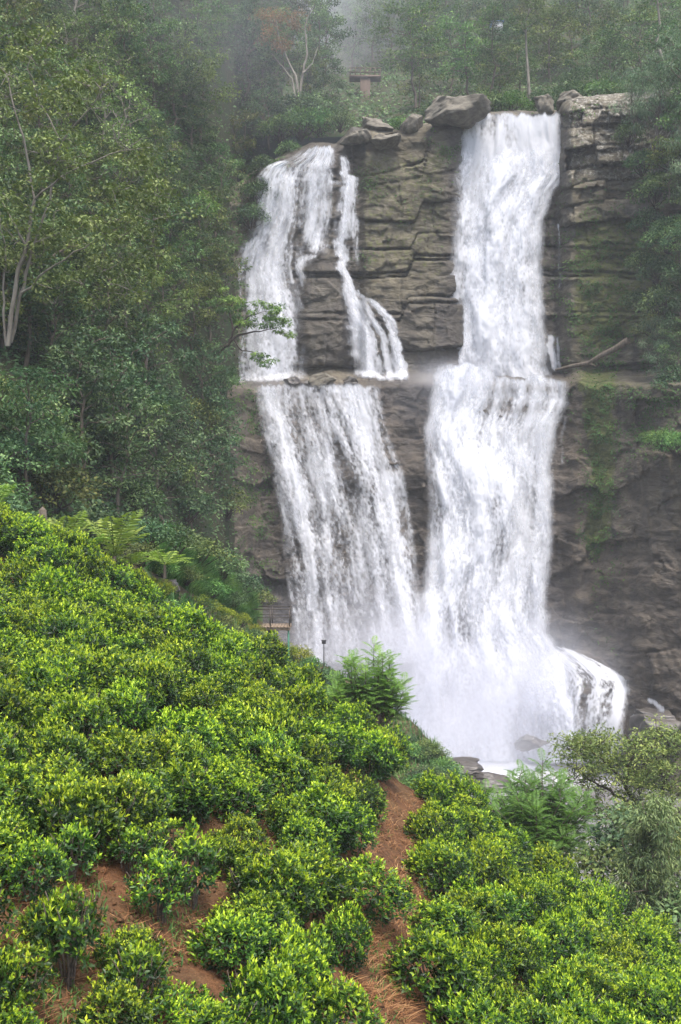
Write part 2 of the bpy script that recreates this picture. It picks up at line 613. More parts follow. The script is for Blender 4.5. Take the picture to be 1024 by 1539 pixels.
def build_tea_ground():
    xs = np.arange(-15, 17.01, .09)
    ys = np.concatenate([np.arange(-6, 5, .3), np.arange(5, 36.01, .09)])
    X, Yg = np.meshgrid(xs, ys)
    Z = tea_z(X, Yg)
    me = mesh('hillside', np.stack([X, Yg, Z], -1).reshape(-1, 3), grid_faces(len(ys), len(xs)), None, M['soil'], True)
    link('hillside', me, kind='structure')


build_tea_ground()


def unit_rand(n, rng):
    return norm(rng.normal(size=(n, 3)))


def gen_tea(seed, R=.58, H=.62, shoots=300, leggy=False):
    rng = np.random.default_rng(seed)
    g = Geo()
    # lumpy flat-topped dome
    th = rng.uniform(0, 2 * math.pi, shoots)
    u = np.sqrt(rng.uniform(0, 1, shoots))
    lump = .62 + .66 * fbm(np.cos(th) * 1.7 + seed, np.sin(th) * 1.7, seed, 3)
    r = R * u * lump
    base = .40 if leggy else .07
    top = H * (1 - .58 * u ** 2.6) + .17 * (fbm(r * np.cos(th) * 5 + seed * 3, r * np.sin(th) * 5, seed + 2, 2) - .5) * 2 + .05 * rng.normal(size=shoots)
    top = base * H * .8 + (top - base * H * .8)
    p = np.stack([r * np.cos(th), r * np.sin(th), top], -1)
    out = norm(np.stack([np.cos(th) * u ** 2, np.sin(th) * u ** 2, np.full(shoots, .75)], -1) + rng.normal(size=(shoots, 3)) * .22)
    vig_light = np.clip(rng.uniform(.62, 1.06, shoots) * (1.04 - .35 * u ** 3), 0, 1)  # young shoots are brighter; sky sheen on the tops is tinted in too
    # extra side shoots hanging on the flanks
    ns = shoots // 2
    th2 = rng.uniform(0, 2 * math.pi, ns)
    zz = rng.uniform(base * H, H * .8, ns)
    rr = R * (.55 + .38 * (zz / H)) * (.85 + .25 * rng.uniform(size=ns))
    p = np.vstack([p, np.stack([rr * np.cos(th2), rr * np.sin(th2), zz], -1)])
    out = np.vstack([out, norm(np.stack([np.cos(th2), np.sin(th2), np.full(ns, .45)], -1) + rng.normal(size=(ns, 3)) * .25)])
    vig_light = np.concatenate([vig_light, rng.uniform(0, .38, ns)])  # older flank leaves, tinted darker still to paint in side shade
    n = len(p)
    a0 = rng.uniform(0, 6.28, n)
    ref = norm(np.cross(out, unit_rand(n, rng)))
    ref2 = np.cross(out, ref)
    for k in range(8):
        az = a0 + k * 2.4
        rad = ref * np.cos(az)[:, None] + ref2 * np.sin(az)[:, None]
        young = k < 3
        spread = (.35 if k == 0 else .65) if young else 1.3 + .15 * k
        back = (.0, .01, .015, .035, .055, .075, .095, .12)[k]
        d = norm(out + rad * spread + rng.normal(size=(n, 3)) * .15)
        L = rng.uniform(.045, .07, n) if young else rng.uniform(.06, .09, n)
        t = (vig_light * (1.0 - .07 * k) if young else vig_light * .50 - .03 * (k - 3)) + rng.normal(size=n) * .06
        keep = rng.uniform(size=n) < (1 if k < 6 else .7)
        pos = p - out * back
        nn = norm(out * .7 + rng.normal(size=(n, 3)) * .25 - rad * (.5 if young else .1))
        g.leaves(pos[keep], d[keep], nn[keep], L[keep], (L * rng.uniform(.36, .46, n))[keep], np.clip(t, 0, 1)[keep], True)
    # stems
    s = Geo()
    for k in range(9 if leggy else 7):
        a = rng.uniform(0, 6.28)
        rb = rng.uniform(.01, .07)
        re = rng.uniform(.3, .9) * R
        a2 = a + rng.normal() * .4
        pts = [(rb * math.cos(a), rb * math.sin(a), -.12)]
        for f in (.25, .5, .75, 1):
            rr_ = rb + (re - rb) * f ** 1.3
            pts.append((rr_ * math.cos(a + (a2 - a) * f) + rng.normal() * .022, rr_ * math.sin(a + (a2 - a) * f) + rng.normal() * .012, H * .88 * f))
        s.tube(pts, np.array([.017, .013, .010, .007, .004]) * (1.2 if leggy else .9), 5)
    return g.build('tea_foliage', M['tea']), s.build('tea_stems', M['teastem'], True)


TEA = [gen_tea(20 + k, R=.60 + .05 * (k % 3), H=.72 + .07 * (k % 2), shoots=360) for k in range(10)]
LEGGY = [gen_tea(50 + k, R=.36 + .05 * k, H=.66 + .04 * k, shoots=85 + 25 * k, leggy=True) for k in range(3)]


def place_bush(pool, k, x, y, z, s, sz, rz, tilt, label, group):
    fo, st = pool[k]
    e = empty('tea_bush', (x, y, z), label, 'tea bush', group)
    e.rotation_euler = (tilt[0], tilt[1], rz)
    a = random.uniform(.85, 1.18)
    e.scale = (s * a, s / a, sz)
    link('foliage', fo, e)
    link('stems', st, e)
    return e


def inpoly(px, py, poly):
    c, j = False, len(poly) - 1
    for i in range(len(poly)):
        xi, yi = poly[i]
        xj, yj = poly[j]
        if (yi > py) != (yj > py) and px < (xj - xi) * (py - yi) / (yj - yi) + xi:
            c = not c
        j = i
    return c


STRIP = [(568, 1192), (636, 1192), (626, 1290), (614, 1400), (600, 1470), (615, 1700), (535, 1700), (552, 1470), (558, 1400), (566, 1300)]
SPARSE = [(-60, 1330), (110, 1300), (230, 1240), (330, 1225), (415, 1265), (420, 1335), (340, 1400), (240, 1480), (200, 1750), (-60, 1750)]
def ground_hit(px, py):
    """walk along a ray until it meets the tea hillside"""
    Y = np.arange(4.5, 30, .05)
    x = (px - CX) / F * Y
    z = (CY - py) / F * Y
    k = np.argmax(tea_z(x, Y) > z)
    return x[k], Y[k], tea_z(x[k], Y[k])


n_tea = 0
TEA_POS = []
random.seed(101)
row = 0
y = 5.6
while y < 25.2:
    sp = float(np.interp(y, [8, 12, 17, 22], [.70, .76, .88, .94]))
    xl, xr = (-70 - CX) / F * y - .5, (1160 - CX) / F * y + .5
    x = xl + (sp / 2 if row % 2 else 0)
    while x < xr:
        jx, jy = x + sp * random.uniform(-.3, .3), y + sp * random.uniform(-.28, .28)
        z = float(tea_z(jx, jy))
        px, py = CX + F * jx / jy, CY - F * (z + .35) / jy
        gpy = CY - F * z / jy
        ok = -80 < px < 1170 and gpy < 1730 and jy < 24.6
        mpp = F / jy
        if any(inpoly(px + a * mpp, gpy - b * mpp, STRIP) for a in (-.17, .12) for b in (0, .4)):
            ok = False
        if any(inpoly(px, gpy - b * mpp, SPARSE) for b in (0, .3)):
            ok = False
        if 770 < px < 990 and gpy > 1300 and gpy < 1300 + (px - 770) * .55 and jy > 23.2:
            ok = False
        if ok:
            TEA_POS.append((jx, jy, z, px, gpy))
        x += sp
    y += sp * .84
    row += 1
for (jx, jy, z, px, gpy) in TEA_POS:
    near_strip = any(inpoly(px + dx, gpy, STRIP) for dx in (-70, 70))
    if near_strip:
        lab, grp = 'bright green tea bush bordering the bare strip of red soil', 'tea bushes bordering the bare soil strip'
    elif jy > 23:
        lab, grp = 'bright green tea bush along the far brow of the tea slope', 'tea bushes along the brow of the slope'
    elif px > 640:
        lab, grp = 'bright green tea bush in the dense planting below the bare soil strip', 'tea bushes downhill of the bare soil strip'
    elif gpy > 1200:
        lab, grp = 'bright green tea bush near the patchy red soil of the lower slope', 'tea bushes near the patchy red soil'
    else:
        lab, grp = 'bright green tea bush in the dense planting uphill of the bare soil strip', 'tea bushes uphill of the bare soil strip'
    s = random.uniform(.80, 1.18) * float(np.interp(jy, [8, 12, 17, 22], [.72, .80, .92, 1.0]))
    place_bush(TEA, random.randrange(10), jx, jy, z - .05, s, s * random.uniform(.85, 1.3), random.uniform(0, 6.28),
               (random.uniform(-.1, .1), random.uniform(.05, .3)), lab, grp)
    n_tea += 1
random.seed(77)
row, y = 0, 5.8
while y < 16:                             # the patchy part: small bushes with soil between them
    x = -5.5 + (.34 if row % 2 else 0)
    while x < 0.5:
        jx, jy = x + random.uniform(-.2, .2), y + random.uniform(-.2, .2)
        z = float(tea_z(jx, jy))
        px, gpy = CX + F * jx / jy, CY - F * z / jy
        if inpoly(px, gpy, SPARSE) and gpy < 1700 and random.random() < .86:
            if random.random() < .72:
                s = random.uniform(.72, 1.05)
                place_bush(LEGGY, random.randrange(3), jx, jy, z - .02, s, s * random.uniform(.9, 1.2), random.uniform(0, 6.28), (0, .05),
                           'small leggy tea bush with bare stems standing on red soil', 'leggy tea bushes on the red soil')
            else:
                s = random.uniform(.45, .62)
                place_bush(TEA, random.randrange(10), jx, jy, z - .02, s, s * 1.15, random.uniform(0, 6.28), (0, .1),
                           'small rounded tea bush with red soil around it', 'small rounded tea bushes on the red soil')
        x += .72
    y += .66
    row += 1
random.seed(5)
for k in range(24):                      # the hedge row behind the field, with a few bushes on its near flank
    px = -60 + k * 19.5 if k < 15 else -66 + (k - 15) * 21
    Y = (28 if k < 15 else 27) + random.uniform(-.25, .25)
    x = (px - CX) / F * Y
    s = random.uniform(.95, 1.1)
    place_bush(TEA, k % 10, x, Y, float(tea_z(x, Y)) - .03, s, s * 1.15, random.uniform(0, 6.28), (0, .2),
               'tea bush in the tall hedge row at the top of the slope', 'tea bushes in the hedge row at the top')

# straw, weeds and dry grass on the bare strip and patches
def scatter_ground():
    rng = np.random.default_rng(3)
    g = Geo()
    w = Geo()
    pts = []
    while len(pts) < 11000:
        px, py = rng.uniform(-20, 700), rng.uniform(1185, 1560)
        if inpoly(px, py, STRIP) or inpoly(px + 40, py, STRIP) or inpoly(px - 12, py, STRIP):
            pts.append((px, py, 1))
        elif inpoly(px, py, SPARSE) and rng.uniform() < .12:
            pts.append((px, py, 0))
    P3 = np.array([ground_hit(a, b) for a, b, c in pts])
    P3 = P3[fbm(P3[:, 0] * 3, P3[:, 1] * 3, 8, 3) + rng.normal(size=len(P3)) * .06 > .43]
    n = len(P3)
    lean = rng.normal(size=(n, 3)) * .11
    lean[:, 2] = 0
    lean[:, 0] += .03
    g.blades(P3 - [0, 0, .01], lean, rng.uniform(.015, .10, n), rng.uniform(.005, .011, n), np.clip(rng.normal(size=n) * .3 + .5, 0, 1))
    # clods and small stones
    cl = Geo()
    m = 2600
    pts = []
    while len(pts) < m:
        px, py = rng.uniform(-20, 700), rng.uniform(1185, 1560)
        if inpoly(px, py, STRIP) or inpoly(px, py, SPARSE):
            pts.append((px, py))
    q = np.array([ground_hit(a, b) for a, b in pts])
    dirs = np.array([(1, 0, 0), (0, 1, 0), (-1, 0, 0), (0, -1, 0), (0, 0, .8), (0, 0, -.8)], float)
    r = .010 + .05 * rng.uniform(size=m) ** 4
    v = q[:, None, :] + dirs[None] * r[:, None, None] * rng.uniform(.6, 1.4, (m, 6, 1)) + rng.normal(size=(m, 6, 3)) * r[:, None, None] * .25
    f = np.array([(0, 1, 4), (1, 2, 4), (2, 3, 4), (3, 0, 4), (1, 0, 5), (2, 1, 5), (3, 2, 5), (0, 3, 5)])
    cl.add(v.reshape(-1, 3), None, (np.arange(m)[:, None, None] * 6 + f[None]).reshape(-1, 3))
    link('gravel', cl.build('gravel', M['soil']), kind='stuff')
    # edge of dry grass at the right brow
    m = 1500
    t = rng.uniform(0, 1, m)
    px = 800 + 200 * t + rng.normal(size=m) * 14
    Y = 23.9 + rng.uniform(-.4, .9, m)
    x = (px - CX) / F * Y
    b = np.stack([x, Y, tea_z(x, Y) - .02], -1)
    lean = rng.normal(size=(m, 3)) * .16
    lean[:, 2] = 0
    g.blades(b, lean, rng.uniform(.15, .5, m), rng.uniform(.008, .016, m), rng.uniform(.1, 1, m))
    link('dry_grass', g.build('dry_grass', M['straw']), kind='stuff')
    m = 2600
    pts = []
    while len(pts) < m:
        px, py = rng.uniform(-20, 720), rng.uniform(1210, 1600)
        if inpoly(px, py, SPARSE) or (inpoly(px, py, STRIP) and rng.uniform() < (.25 if py < 1400 else .9)):
            if fbm(px / 30, py / 30, 9) > .5:
                pts.append((px, py))
    P3 = np.array([ground_hit(a, b) for a, b in pts])
    lean = rng.normal(size=(m, 3)) * .05
    lean[:, 2] = 0
    w.blades(P3 - [0, 0, .01], lean, rng.uniform(.03, .13, m), rng.uniform(.008, .02, m), rng.uniform(.3, 1, m))
    link('weeds', w.build('weeds', M['grass']), kind='stuff')


scatter_ground()

# ------------------------------------------------------------------ cliff
def rockbase(U, V):
    """smooth distance of the cliff face, as laid out across the view of the valley head"""
    lip = V + 12 * (fbm(U / 42, 0 * U + .5, 19, 4) - .5) * 2 - 4 * smooth(560, 500, U)
    s = smooth(557, 581, lip)
    up = 104.5 - (V - 200) / 360 * 1.5
    lo = 97.5 - np.clip(V - 580, -50, 620) / 530 * 3.5
    up = up - 1.0 * smooth(538, 552, U) * smooth(700, 672, U)
    up = up + 1.2 * smooth(690, 705, U) * smooth(845, 832, U)
    up = up - 2.2 * smooth(838, 862, U) - 8 * smooth(930, 1060, U)
    up = up - 2 * smooth(385, 330, U)
    lo = lo - 11 * smooth(835, 1060, U) - 1.2 * smooth(840, 870, U)
    lo = lo - 7 * smooth(405, 335, U)
    isl = smooth(0, 1, np.clip(1.25 - np.hypot((U - 487) / 42, (V - 480) / 110) ** 2, 0, 1))
    up = up - 1.8 * isl
    D = up * (1 - s) + lo * s
    dome = np.clip(1 - ((U - 862) / 84) ** 2 - ((V - 1085) / 108) ** 2, 0, 1) ** .5
    D = D - 4.5 * dome * (V > 960)
    return D


TOPU = [320, 400, 440, 470, 505, 530, 600, 640, 695, 700, 838, 846, 870, 930, 1040, 1130]
TOPV = [300, 245, 224, 214, 216, 190, 196, 184, 178, 168, 166, 152, 146, 140, 130, 125]
rb = np.random.default_rng(42)
BND = np.cumsum(np.where(rb.uniform(size=60) < .45, rb.uniform(7, 17, 60), rb.uniform(28, 74, 60))) + 120
LOFF = rb.normal(size=62) * .34
LW = rb.uniform(60, 190, 62)
BND2 = np.cumsum(rb.uniform(20, 44, 40)) + 110
BW2 = rb.uniform(34, 92, 40)


def rockdetail(U, V):
    low = smooth(560, 585, V)
    right = smooth(838, 850, U) * smooth(560, 540, V) * smooth(420, 330, V)
    tilt = 26 * smooth(612, 622, U + .15 * V - 60) * smooth(760, 700, U) + np.where(V < 400, (U - 545) * .38 * smooth(330, 200, V) * smooth(530, 560, U) * smooth(720, 690, U), 0)
    W = V + tilt + 8 * (fbm(U / 160, V / 200, 1) - .5) * 2 + 2.2 * (fbm(U / 25, V / 25, 2) - .5) * 2
    i = np.searchsorted(BND, W)
    i = np.clip(i, 1, 59)
    d1, d2 = W - BND[i - 1], BND[i] - W
    edge = np.minimum(d1, d2)
    off = LOFF[i]
    prof = -.16 * smooth(0, 3, d1) * smooth(0, 3, d2) - .10 * (d1 / (d1 + d2 + .01))
    crack = .6 * np.exp(-(edge / 1.5) ** 2) * smooth(.42, .6, fbm(U / 60, V / 30, 14))
    bx = (U + 12 * (fbm(U / 40, V / 40, 4) - .5)) / LW[i] + i * .37
    bi = np.floor(bx)
    bf = bx - bi
    boff = (h3(bi, i.astype(float), 0 * bi, 5) - .5) * .55
    be = np.minimum(bf, 1 - bf) * LW[i]
    vcr = .35 * np.exp(-(be / 1.5) ** 2) * (h3(bi, i.astype(float), 0 * bi, 8) > .35)
    wu, wv = 16 * (fbm(U / 35, V / 35, 51) - .5), 9 * (fbm(U / 35, V / 35, 53) - .5)
    fa = facet((U + wu) / 64, (V + wv) / 26, 61)
    fb = facet((U + wu) / 23, (V + wv) / 12, 67)
    fc = facet((U + wu) / 80, (V + wv) / 62, 71)
    A = off * .62 + prof + crack + boff * .5 + vcr * .6 + .36 * fa + .2 * fb
    # squared blocks of the right column
    W2 = V + .12 * (U - 840) + 10 * (fbm(U / 50, V / 70, 73) - .5)
    j = np.clip(np.searchsorted(BND2, W2), 1, 38)
    e2 = np.minimum(W2 - BND2[j - 1], BND2[j] - W2)
    bx = (U + 10 * (fbm(U / 30, V / 30, 75) - .5)) / BW2[j] + j * .41
    bi = np.floor(bx)
    be = np.minimum(bx - bi, 1 - bx + bi) * BW2[j]
    jr = j.astype(float)
    B = (h3(bi, jr, 0 * bi, 77) - .5) * 2.1 + (h3(bi, jr, 0 * bi, 78) - .5) * (bx - bi - .5) * .9 - .35 * ((W2 - BND2[j - 1]) / 36 - .5)
    B = B + .3 * np.exp(-(e2 / 1.6) ** 2) * (fbm(U / 30, V / 30, 79) > .45) + .25 * np.exp(-(be / 1.5) ** 2) * (h3(bi, jr, 0 * bi, 80) > .4) + .42 * fa + .3 * fb
    C = A * .12 + 1.2 * fc + .42 * facet((U + wu) / 30, (V + wv) / 26, 83)
    C = C * (1 - .45 * smooth(840, 900, V) * smooth(825, 860, U))
    D = (A * (1 - right) + B * right) * (1 - low) + C * low
    D = D + (fbm(U / 60, V / 50, 12, 6) - .5) * 2.0 * (.4 + .6 * low) + (fbm(U / 9, V / 7, 15, 3) - .5) * .28
    # curved foliation of the wall right of the plunge pool
    fo = np.sin((V + .35 * U + 60 * fbm(U / 90, V / 90, 22)) / 5.5)
    D = D + .07 * fo * smooth(825, 850, U) * smooth(780, 860, V) * fbm(U / 40, V / 40, 24)
    return D


def build_cliff():
    Us = np.arange(322, 1130, 1.8)
    nV = 560
    t = np.linspace(0, 1, nV)
    top = np.interp(Us, TOPU, TOPV) + 5 * (fbm(Us / 18, 0 * Us, 31) - .5)
    VV = top[None, :] + (1215 - top[None, :]) * t[:, None]
    UU = np.broadcast_to(Us[None, :], VV.shape)
    D = rockbase(UU, VV) + rockdetail(UU, VV)
    # round the crest off
    dc = VV - top[None, :]
    D = D + 2.0 * np.exp(-dc / 5.0)
    pts = P(UU, VV, D)
    # top surface running back under the forest
    back = []
    for k, (dd, dz) in enumerate(((10, .3), (22, .0), (34, -2))):
        q = pts[0].copy()
        q[:, 1] += dd
        q[:, 0] *= 1 + dd / 104
        q[:, 2] += dz + .6 * (fbm(Us / 30, 0 * Us + k, 33) - .5)
        back.insert(0, q)
    allp = np.concatenate([np.stack(back), pts])
    # what grows and runs on the rock, plus painted darkening of the ledge
    moss = np.zeros_like(VV)
    wet = np.zeros_like(VV)
    lich = np.zeros_like(VV)
    G = lambda u, v, su, sv: np.exp(-((UU - u) / su) ** 2 - ((VV - v) / sv) ** 2)
    moss += .85 * smooth(845, 870, UU) * smooth(290, 340, VV) * smooth(545, 500, VV)
    moss += .5 * smooth(842, 855, UU) * smooth(290, 260, VV) * (fbm(UU / 30, VV / 30, 44) > .52)
    moss += .68 * smooth(530, 550, UU) * smooth(690, 660, UU) * smooth(200, 240, VV) * smooth(520, 380, VV)
    moss += .9 * G(905, 690, 22, 140) + .6 * G(885, 610, 20, 50) + .55 * G(990, 660, 40, 30) + .7 * G(890, 800, 16, 40)
    moss += .3 * smooth(860, 900, UU) * smooth(560, 600, VV) * smooth(900, 800, VV)
    moss += .55 * smooth(420, 380, UU) * smooth(540, 600, VV)
    moss += .55 * G(675, 205, 22, 30)
    moss += .3 * G(500, 500, 35, 60)
    lich += .88 * smooth(842, 858, UU) * smooth(330, 260, VV) + .55 * G(940, 400, 30, 25) + .5 * G(900, 450, 60, 14) + .22 * G(940, 800, 40, 90)
    lich += .5 * smooth(845, 900, UU) * smooth(450, 600, VV) * smooth(900, 800, VV)
    lich += .5 * smooth(530, 560, UU) * smooth(700, 660, UU) * np.exp(-((VV - top[None, :]) / 22) ** 2)
    wet += .8 * smooth(640, 690, UU) * smooth(870, 830, UU) * smooth(150, 190, VV)
    wet += .75 * smooth(380, 400, UU) * smooth(560, 530, UU) * smooth(560, 540, VV)
    wet += .5 * smooth(380, 400, UU) * smooth(700, 640, UU) * smooth(565, 590, VV)
    wet += .6 * smooth(520, 560, UU) * smooth(700, 660, UU) * smooth(430, 470, VV) * smooth(560, 545, VV)
    wet += .35 * smooth(820, 960, VV)
    moss += .55 * smooth(845, 870, UU) * smooth(548, 556, VV) * smooth(596, 582, VV)  # tones the sky-lit ledge ramp down by colour, not real growth
    wet += .55 * smooth(540, 560, UU) * smooth(680, 650, UU) * smooth(552, 560, VV) * smooth(610, 590, VV)  # same painted darkening where the ramp catches the sky below the wall
    wet = np.clip(wet, 0, 1)
    low = smooth(545, 600, VV) * (1 - .3 * smooth(880, 940, UU) * smooth(860, 780, VV))
    pad = lambda a: np.concatenate([np.repeat(a[:1], 3, 0), a]).ravel()
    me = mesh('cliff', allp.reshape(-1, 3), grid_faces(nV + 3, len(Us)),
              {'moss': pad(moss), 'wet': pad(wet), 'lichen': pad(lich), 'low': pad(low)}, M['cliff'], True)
    link('cliff', me, kind='structure')


build_cliff()


# ------------------------------------------------------------------ waterfalls
def sheet(name, edges, dens, off, parent, amp=.45, du=1.4, dv=1.7, seed=0, speck=.6, lane=7.0, soft=7.0, base=rockbase, fade=(1, 0), con=1.0):
    """a curtain of water following the rock; dens(U,V,u) = how much water is there (0..1)"""
    e = np.array(edges, float)
    V = np.arange(e[0, 0], e[-1, 0] + .1, dv)
    UL, UR = np.interp(V, e[:, 0], e[:, 1]), np.interp(V, e[:, 0], e[:, 2])
    UL = UL - 10
    UR = UR + 10
    nu = int((UR - UL).max() / du) + 2
    u = np.linspace(0, 1, nu)
    UU = UL[:, None] + (UR - UL)[:, None] * u[None, :]
    VV = np.broadcast_to(V[:, None], UU.shape)
    uu = np.broadcast_to(u[None, :], UU.shape)
    mw = (UR - UL).mean()
    lanec = uu * mw
    # strands follow the flow, spreading and wobbling as they fall
    wob = 10 * (fbm(lanec / 30, VV / 60, seed + 1) - .5)
    st = fbm((lanec + wob) / lane, VV / 55, seed + 2, 4)
    st2 = fbm((lanec + wob * .5) / (lane * 3.2), VV / 120, seed + 3, 3)
    clump = fbm(lanec / 10 + .3 * wob, VV / 26, seed + 4, 4)
    soft2 = fbm(lanec / 22, VV / 70, seed + 8, 3)
    sk = fbm(lanec / 2.6, VV / 4.2, seed + 5, 2)
    edgepx = np.minimum(UU - UL[:, None], UR[:, None] - UU)
    rag = 12 * fbm(VV / 16 + 50 * (uu > .5), lanec / 25, seed + 6, 3)
    ef = smooth(rag * .75 - 1, rag * .75 + soft, edgepx)
    d = dens(UU, VV, uu)
    val = d + .62 * con * (st - .5) + .85 * (st2 - .5) + .35 * (clump - .5) + .45 * (soft2 - .5) + .6 * speck * (sk - .5)
    a = smooth(.14, .98, val) * ef * np.clip(d * 3, 0, 1)
    vr = 10 * fbm(lanec / 9, 0 * lanec, seed + 9, 3)
    a = a * smooth(-1, 5, VV - V[0] - vr * fade[0]) * smooth(-1, 8, V[-1] - VV - vr * fade[1])
    D = base(UU, VV) - off - amp * (1.0 * (st2 - .5) + .20 * (clump - .5) + .14 * (st - .5) + .45 * (soft2 - .5)) * 2
    me = mesh(name, P(UU, VV, D).reshape(-1, 3) - np.array(parent.location), grid_faces(len(V), nu), {'alpha': a.ravel()}, M['water'], True)
    return link(name, me, parent)


def streams(lst):
    """sum of soft lanes; each lane = [(V, centre, width, strength), ...]"""
    arr = [np.array(s, float) for s in lst]

    def f(U, V):
        t = np.zeros_like(U)
        for n, s in enumerate(arr):
            c, w, k = (np.interp(V, s[:, 0], s[:, j]) for j in (1, 2, 3))
            c = c + np.minimum(w, 9) * 1.5 * (fbm(V / 13, 0 * V + n * 3.7, 55, 3) - .5)
            w = w * (.75 + .5 * fbm(V / 17, 0 * V + n * 5.1, 56, 3))
            inside = smooth(s[0, 0] - 6, s[0, 0] + 2, V) * smooth(s[-1, 0] + 10, s[-1, 0] - 6, V)
            t = np.maximum(t, k * np.exp(-np.abs((U - c) / w) ** 2.4) * inside)
        return t
    return f


def G2(U, V, u, v, su, sv):
    return np.exp(-((U - u) / su) ** 2 - ((V - v) / sv) ** 2)


main = empty('waterfall', V3(740, 1110, 93), 'wide thundering white main waterfall dropping in two tiers right of the brown rock wall', 'waterfall')
left = empty('waterfall', V3(480, 1000, 93), 'thinner veil-like waterfall beside the forest splitting around a dark rock', 'waterfall')

mainbase = lambda U, V: rockbase(np.clip(U, 706, 834), np.minimum(V, 540))
lowbase = lambda U, V: rockbase(np.clip(U, 500, 834), np.maximum(V, 600))
leftbase = lambda U, V: rockbase(np.clip(U, 412, 530), np.maximum(V, 600))
# main fall, upper tier
E1 = [(165, 699, 842), (200, 696, 842), (232, 690, 850), (262, 686, 850), (285, 686, 832), (330, 684, 816), (400, 678, 813), (450, 671, 816), (500, 665, 818), (550, 658, 822), (577, 650, 835)]


def d1(U, V, u):
    d = .98 + 0 * U
    d -= .42 * smooth(230, 190, V) * smooth(790, 720, U)
    d -= .42 * G2(U, V, 722, 290, 14, 60) + .3 * G2(U, V, 735, 340, 10, 60) + .22 * G2(U, V, 770, 215, 16, 30)
    d -= .35 * G2(U, V, 790, 440, 20, 50) + .3 * G2(U, V, 785, 540, 28, 24) + .25 * G2(U, V, 770, 250, 10, 40)
    d += .2 * G2(U, V, 800, 230, 30, 60) + .2 * G2(U, V, 720, 470, 30, 80)
    return d


sheet('cascade', E1, d1, 1.3, main, base=mainbase, seed=100, amp=.45, soft=17)
sheet('spray_veil', E1, lambda U, V, u: .62 * d1(U, V, u) * smooth(200, 260, V) + .02, 2.0, main, base=mainbase, seed=140, amp=.9, lane=12, speck=.9, soft=22)
# main fall, lower tier
E2 = [(540, 657, 850), (600, 648, 852), (650, 640, 834), (700, 642, 829), (750, 648, 828), (800, 645, 829), (850, 641, 824), (900, 634, 820), (950, 628, 823), (1000, 620, 850), (1060, 606, 872), (1150, 600, 890)]


def d2(U, V, u):
    d = .95 + 0 * U
    d -= .33 * G2(U, V, 800, 585, 60, 12) + .36 * G2(U, V, 780, 612, 45, 14) + .3 * G2(U, V, 775, 650, 30, 25)
    d -= .42 * G2(U, V, 757, 815, 17, 55) + .3 * G2(U, V, 740, 760, 14, 20) + .28 * G2(U, V, 700, 720, 20, 26) + .25 * G2(U, V, 800, 740, 14, 70)
    d -= .3 * G2(U, V, 705, 860, 26, 20) + .28 * G2(U, V, 690, 950, 40, 40) + .26 * G2(U, V, 660, 780, 14, 30) + .25 * G2(U, V, 795, 900, 10, 80)
    lipl = np.interp(U, [640, 700, 735, 752, 860], [556, 545, 552, 567, 570]) + 18 * (fbm(U / 14, 0 * U, 207, 4) - .5)
    d *= smooth(np.where(U < 745, -16, -4), np.where(U < 745, 18, 6), V - lipl)
    d += .2 * G2(U, V, 690, 600, 40, 60) + .15 * G2(U, V, 680, 810, 24, 30)
    return d


sheet('cascade', E2, d2, 1.4, main, base=lowbase, seed=200, amp=.5, lane=8, soft=17)
sheet('spray_veil', E2, lambda U, V, u: .60 * d2(U, V, u) - .25 * smooth(760, 820, U) * smooth(700, 620, V), 2.3, main, base=lowbase, seed=240, amp=1.0, lane=13, speck=.9, soft=26)
# water pouring over the rounded rock at the foot
E3 = [(968, 770, 845), (985, 770, 885), (1000, 765, 915), (1018, 760, 940), (1035, 755, 944), (1060, 750, 938), (1095, 745, 935), (1150, 740, 930)]


def d3(U, V, u):
    rim = np.interp(U, [770, 820, 850, 880, 905, 925, 940], [978, 978, 983, 995, 1008, 1018, 1030])
    d = .60 + .36 * np.exp(-((V - rim) / 12) ** 2) + .5 * smooth(830, 790, U)
    d += .4 * np.exp(-((U - np.interp(V, [1030, 1080, 1120], [938, 922, 905])) / 10) ** 2) * smooth(1020, 1035, V)
    d -= .15 * G2(U, V, 880, 1040, 40, 25)
    return np.where(V < rim - 10, 0, d)


sheet('cascade', E3, d3, 1.0, main, seed=300, amp=.2, lane=5, du=1.5, speck=1.3, soft=12)
# thin trickles right of the main fall
E4 = [(498, 812, 850), (560, 812, 852)]
f4 = streams([[(502, 826, 5, .9), (520, 830, 6, .8), (560, 836, 5, .9)], [(504, 838, 3, .7), (560, 842, 4, .8)]])
sheet('trickle', E4, lambda U, V, u: f4(U, V), .9, main, seed=320, amp=.15, speck=.5, lane=4)
E4b = [(330, 832, 850), (440, 832, 850)]
f4b = streams([[(335, 840, 2.2, .55), (435, 841, 2.2, .45)]])
sheet('trickle', E4b, lambda U, V, u: f4b(U, V), 1.2, main, seed=330, amp=.1, speck=.4, lane=4)
E4c = [(618, 825, 862), (700, 830, 862)]
f4c = streams([[(620, 850, 4, .6), (660, 846, 2.5, .5), (700, 846, 2.5, .35)]])
sheet('trickle', E4c, lambda U, V, u: f4c(U, V), 1.2, main, seed=335, amp=.1, speck=.4, lane=4)
E4d = [(1046, 968, 1004), (1082, 968, 1004)]
f4d = streams([[(1050, 980, 5, .9), (1062, 990, 7, .9), (1080, 992, 5, .8)]])
sheet('trickle', E4d, lambda U, V, u: f4d(U, V), 1.0, main, seed=336, amp=.1, speck=.4, lane=4)

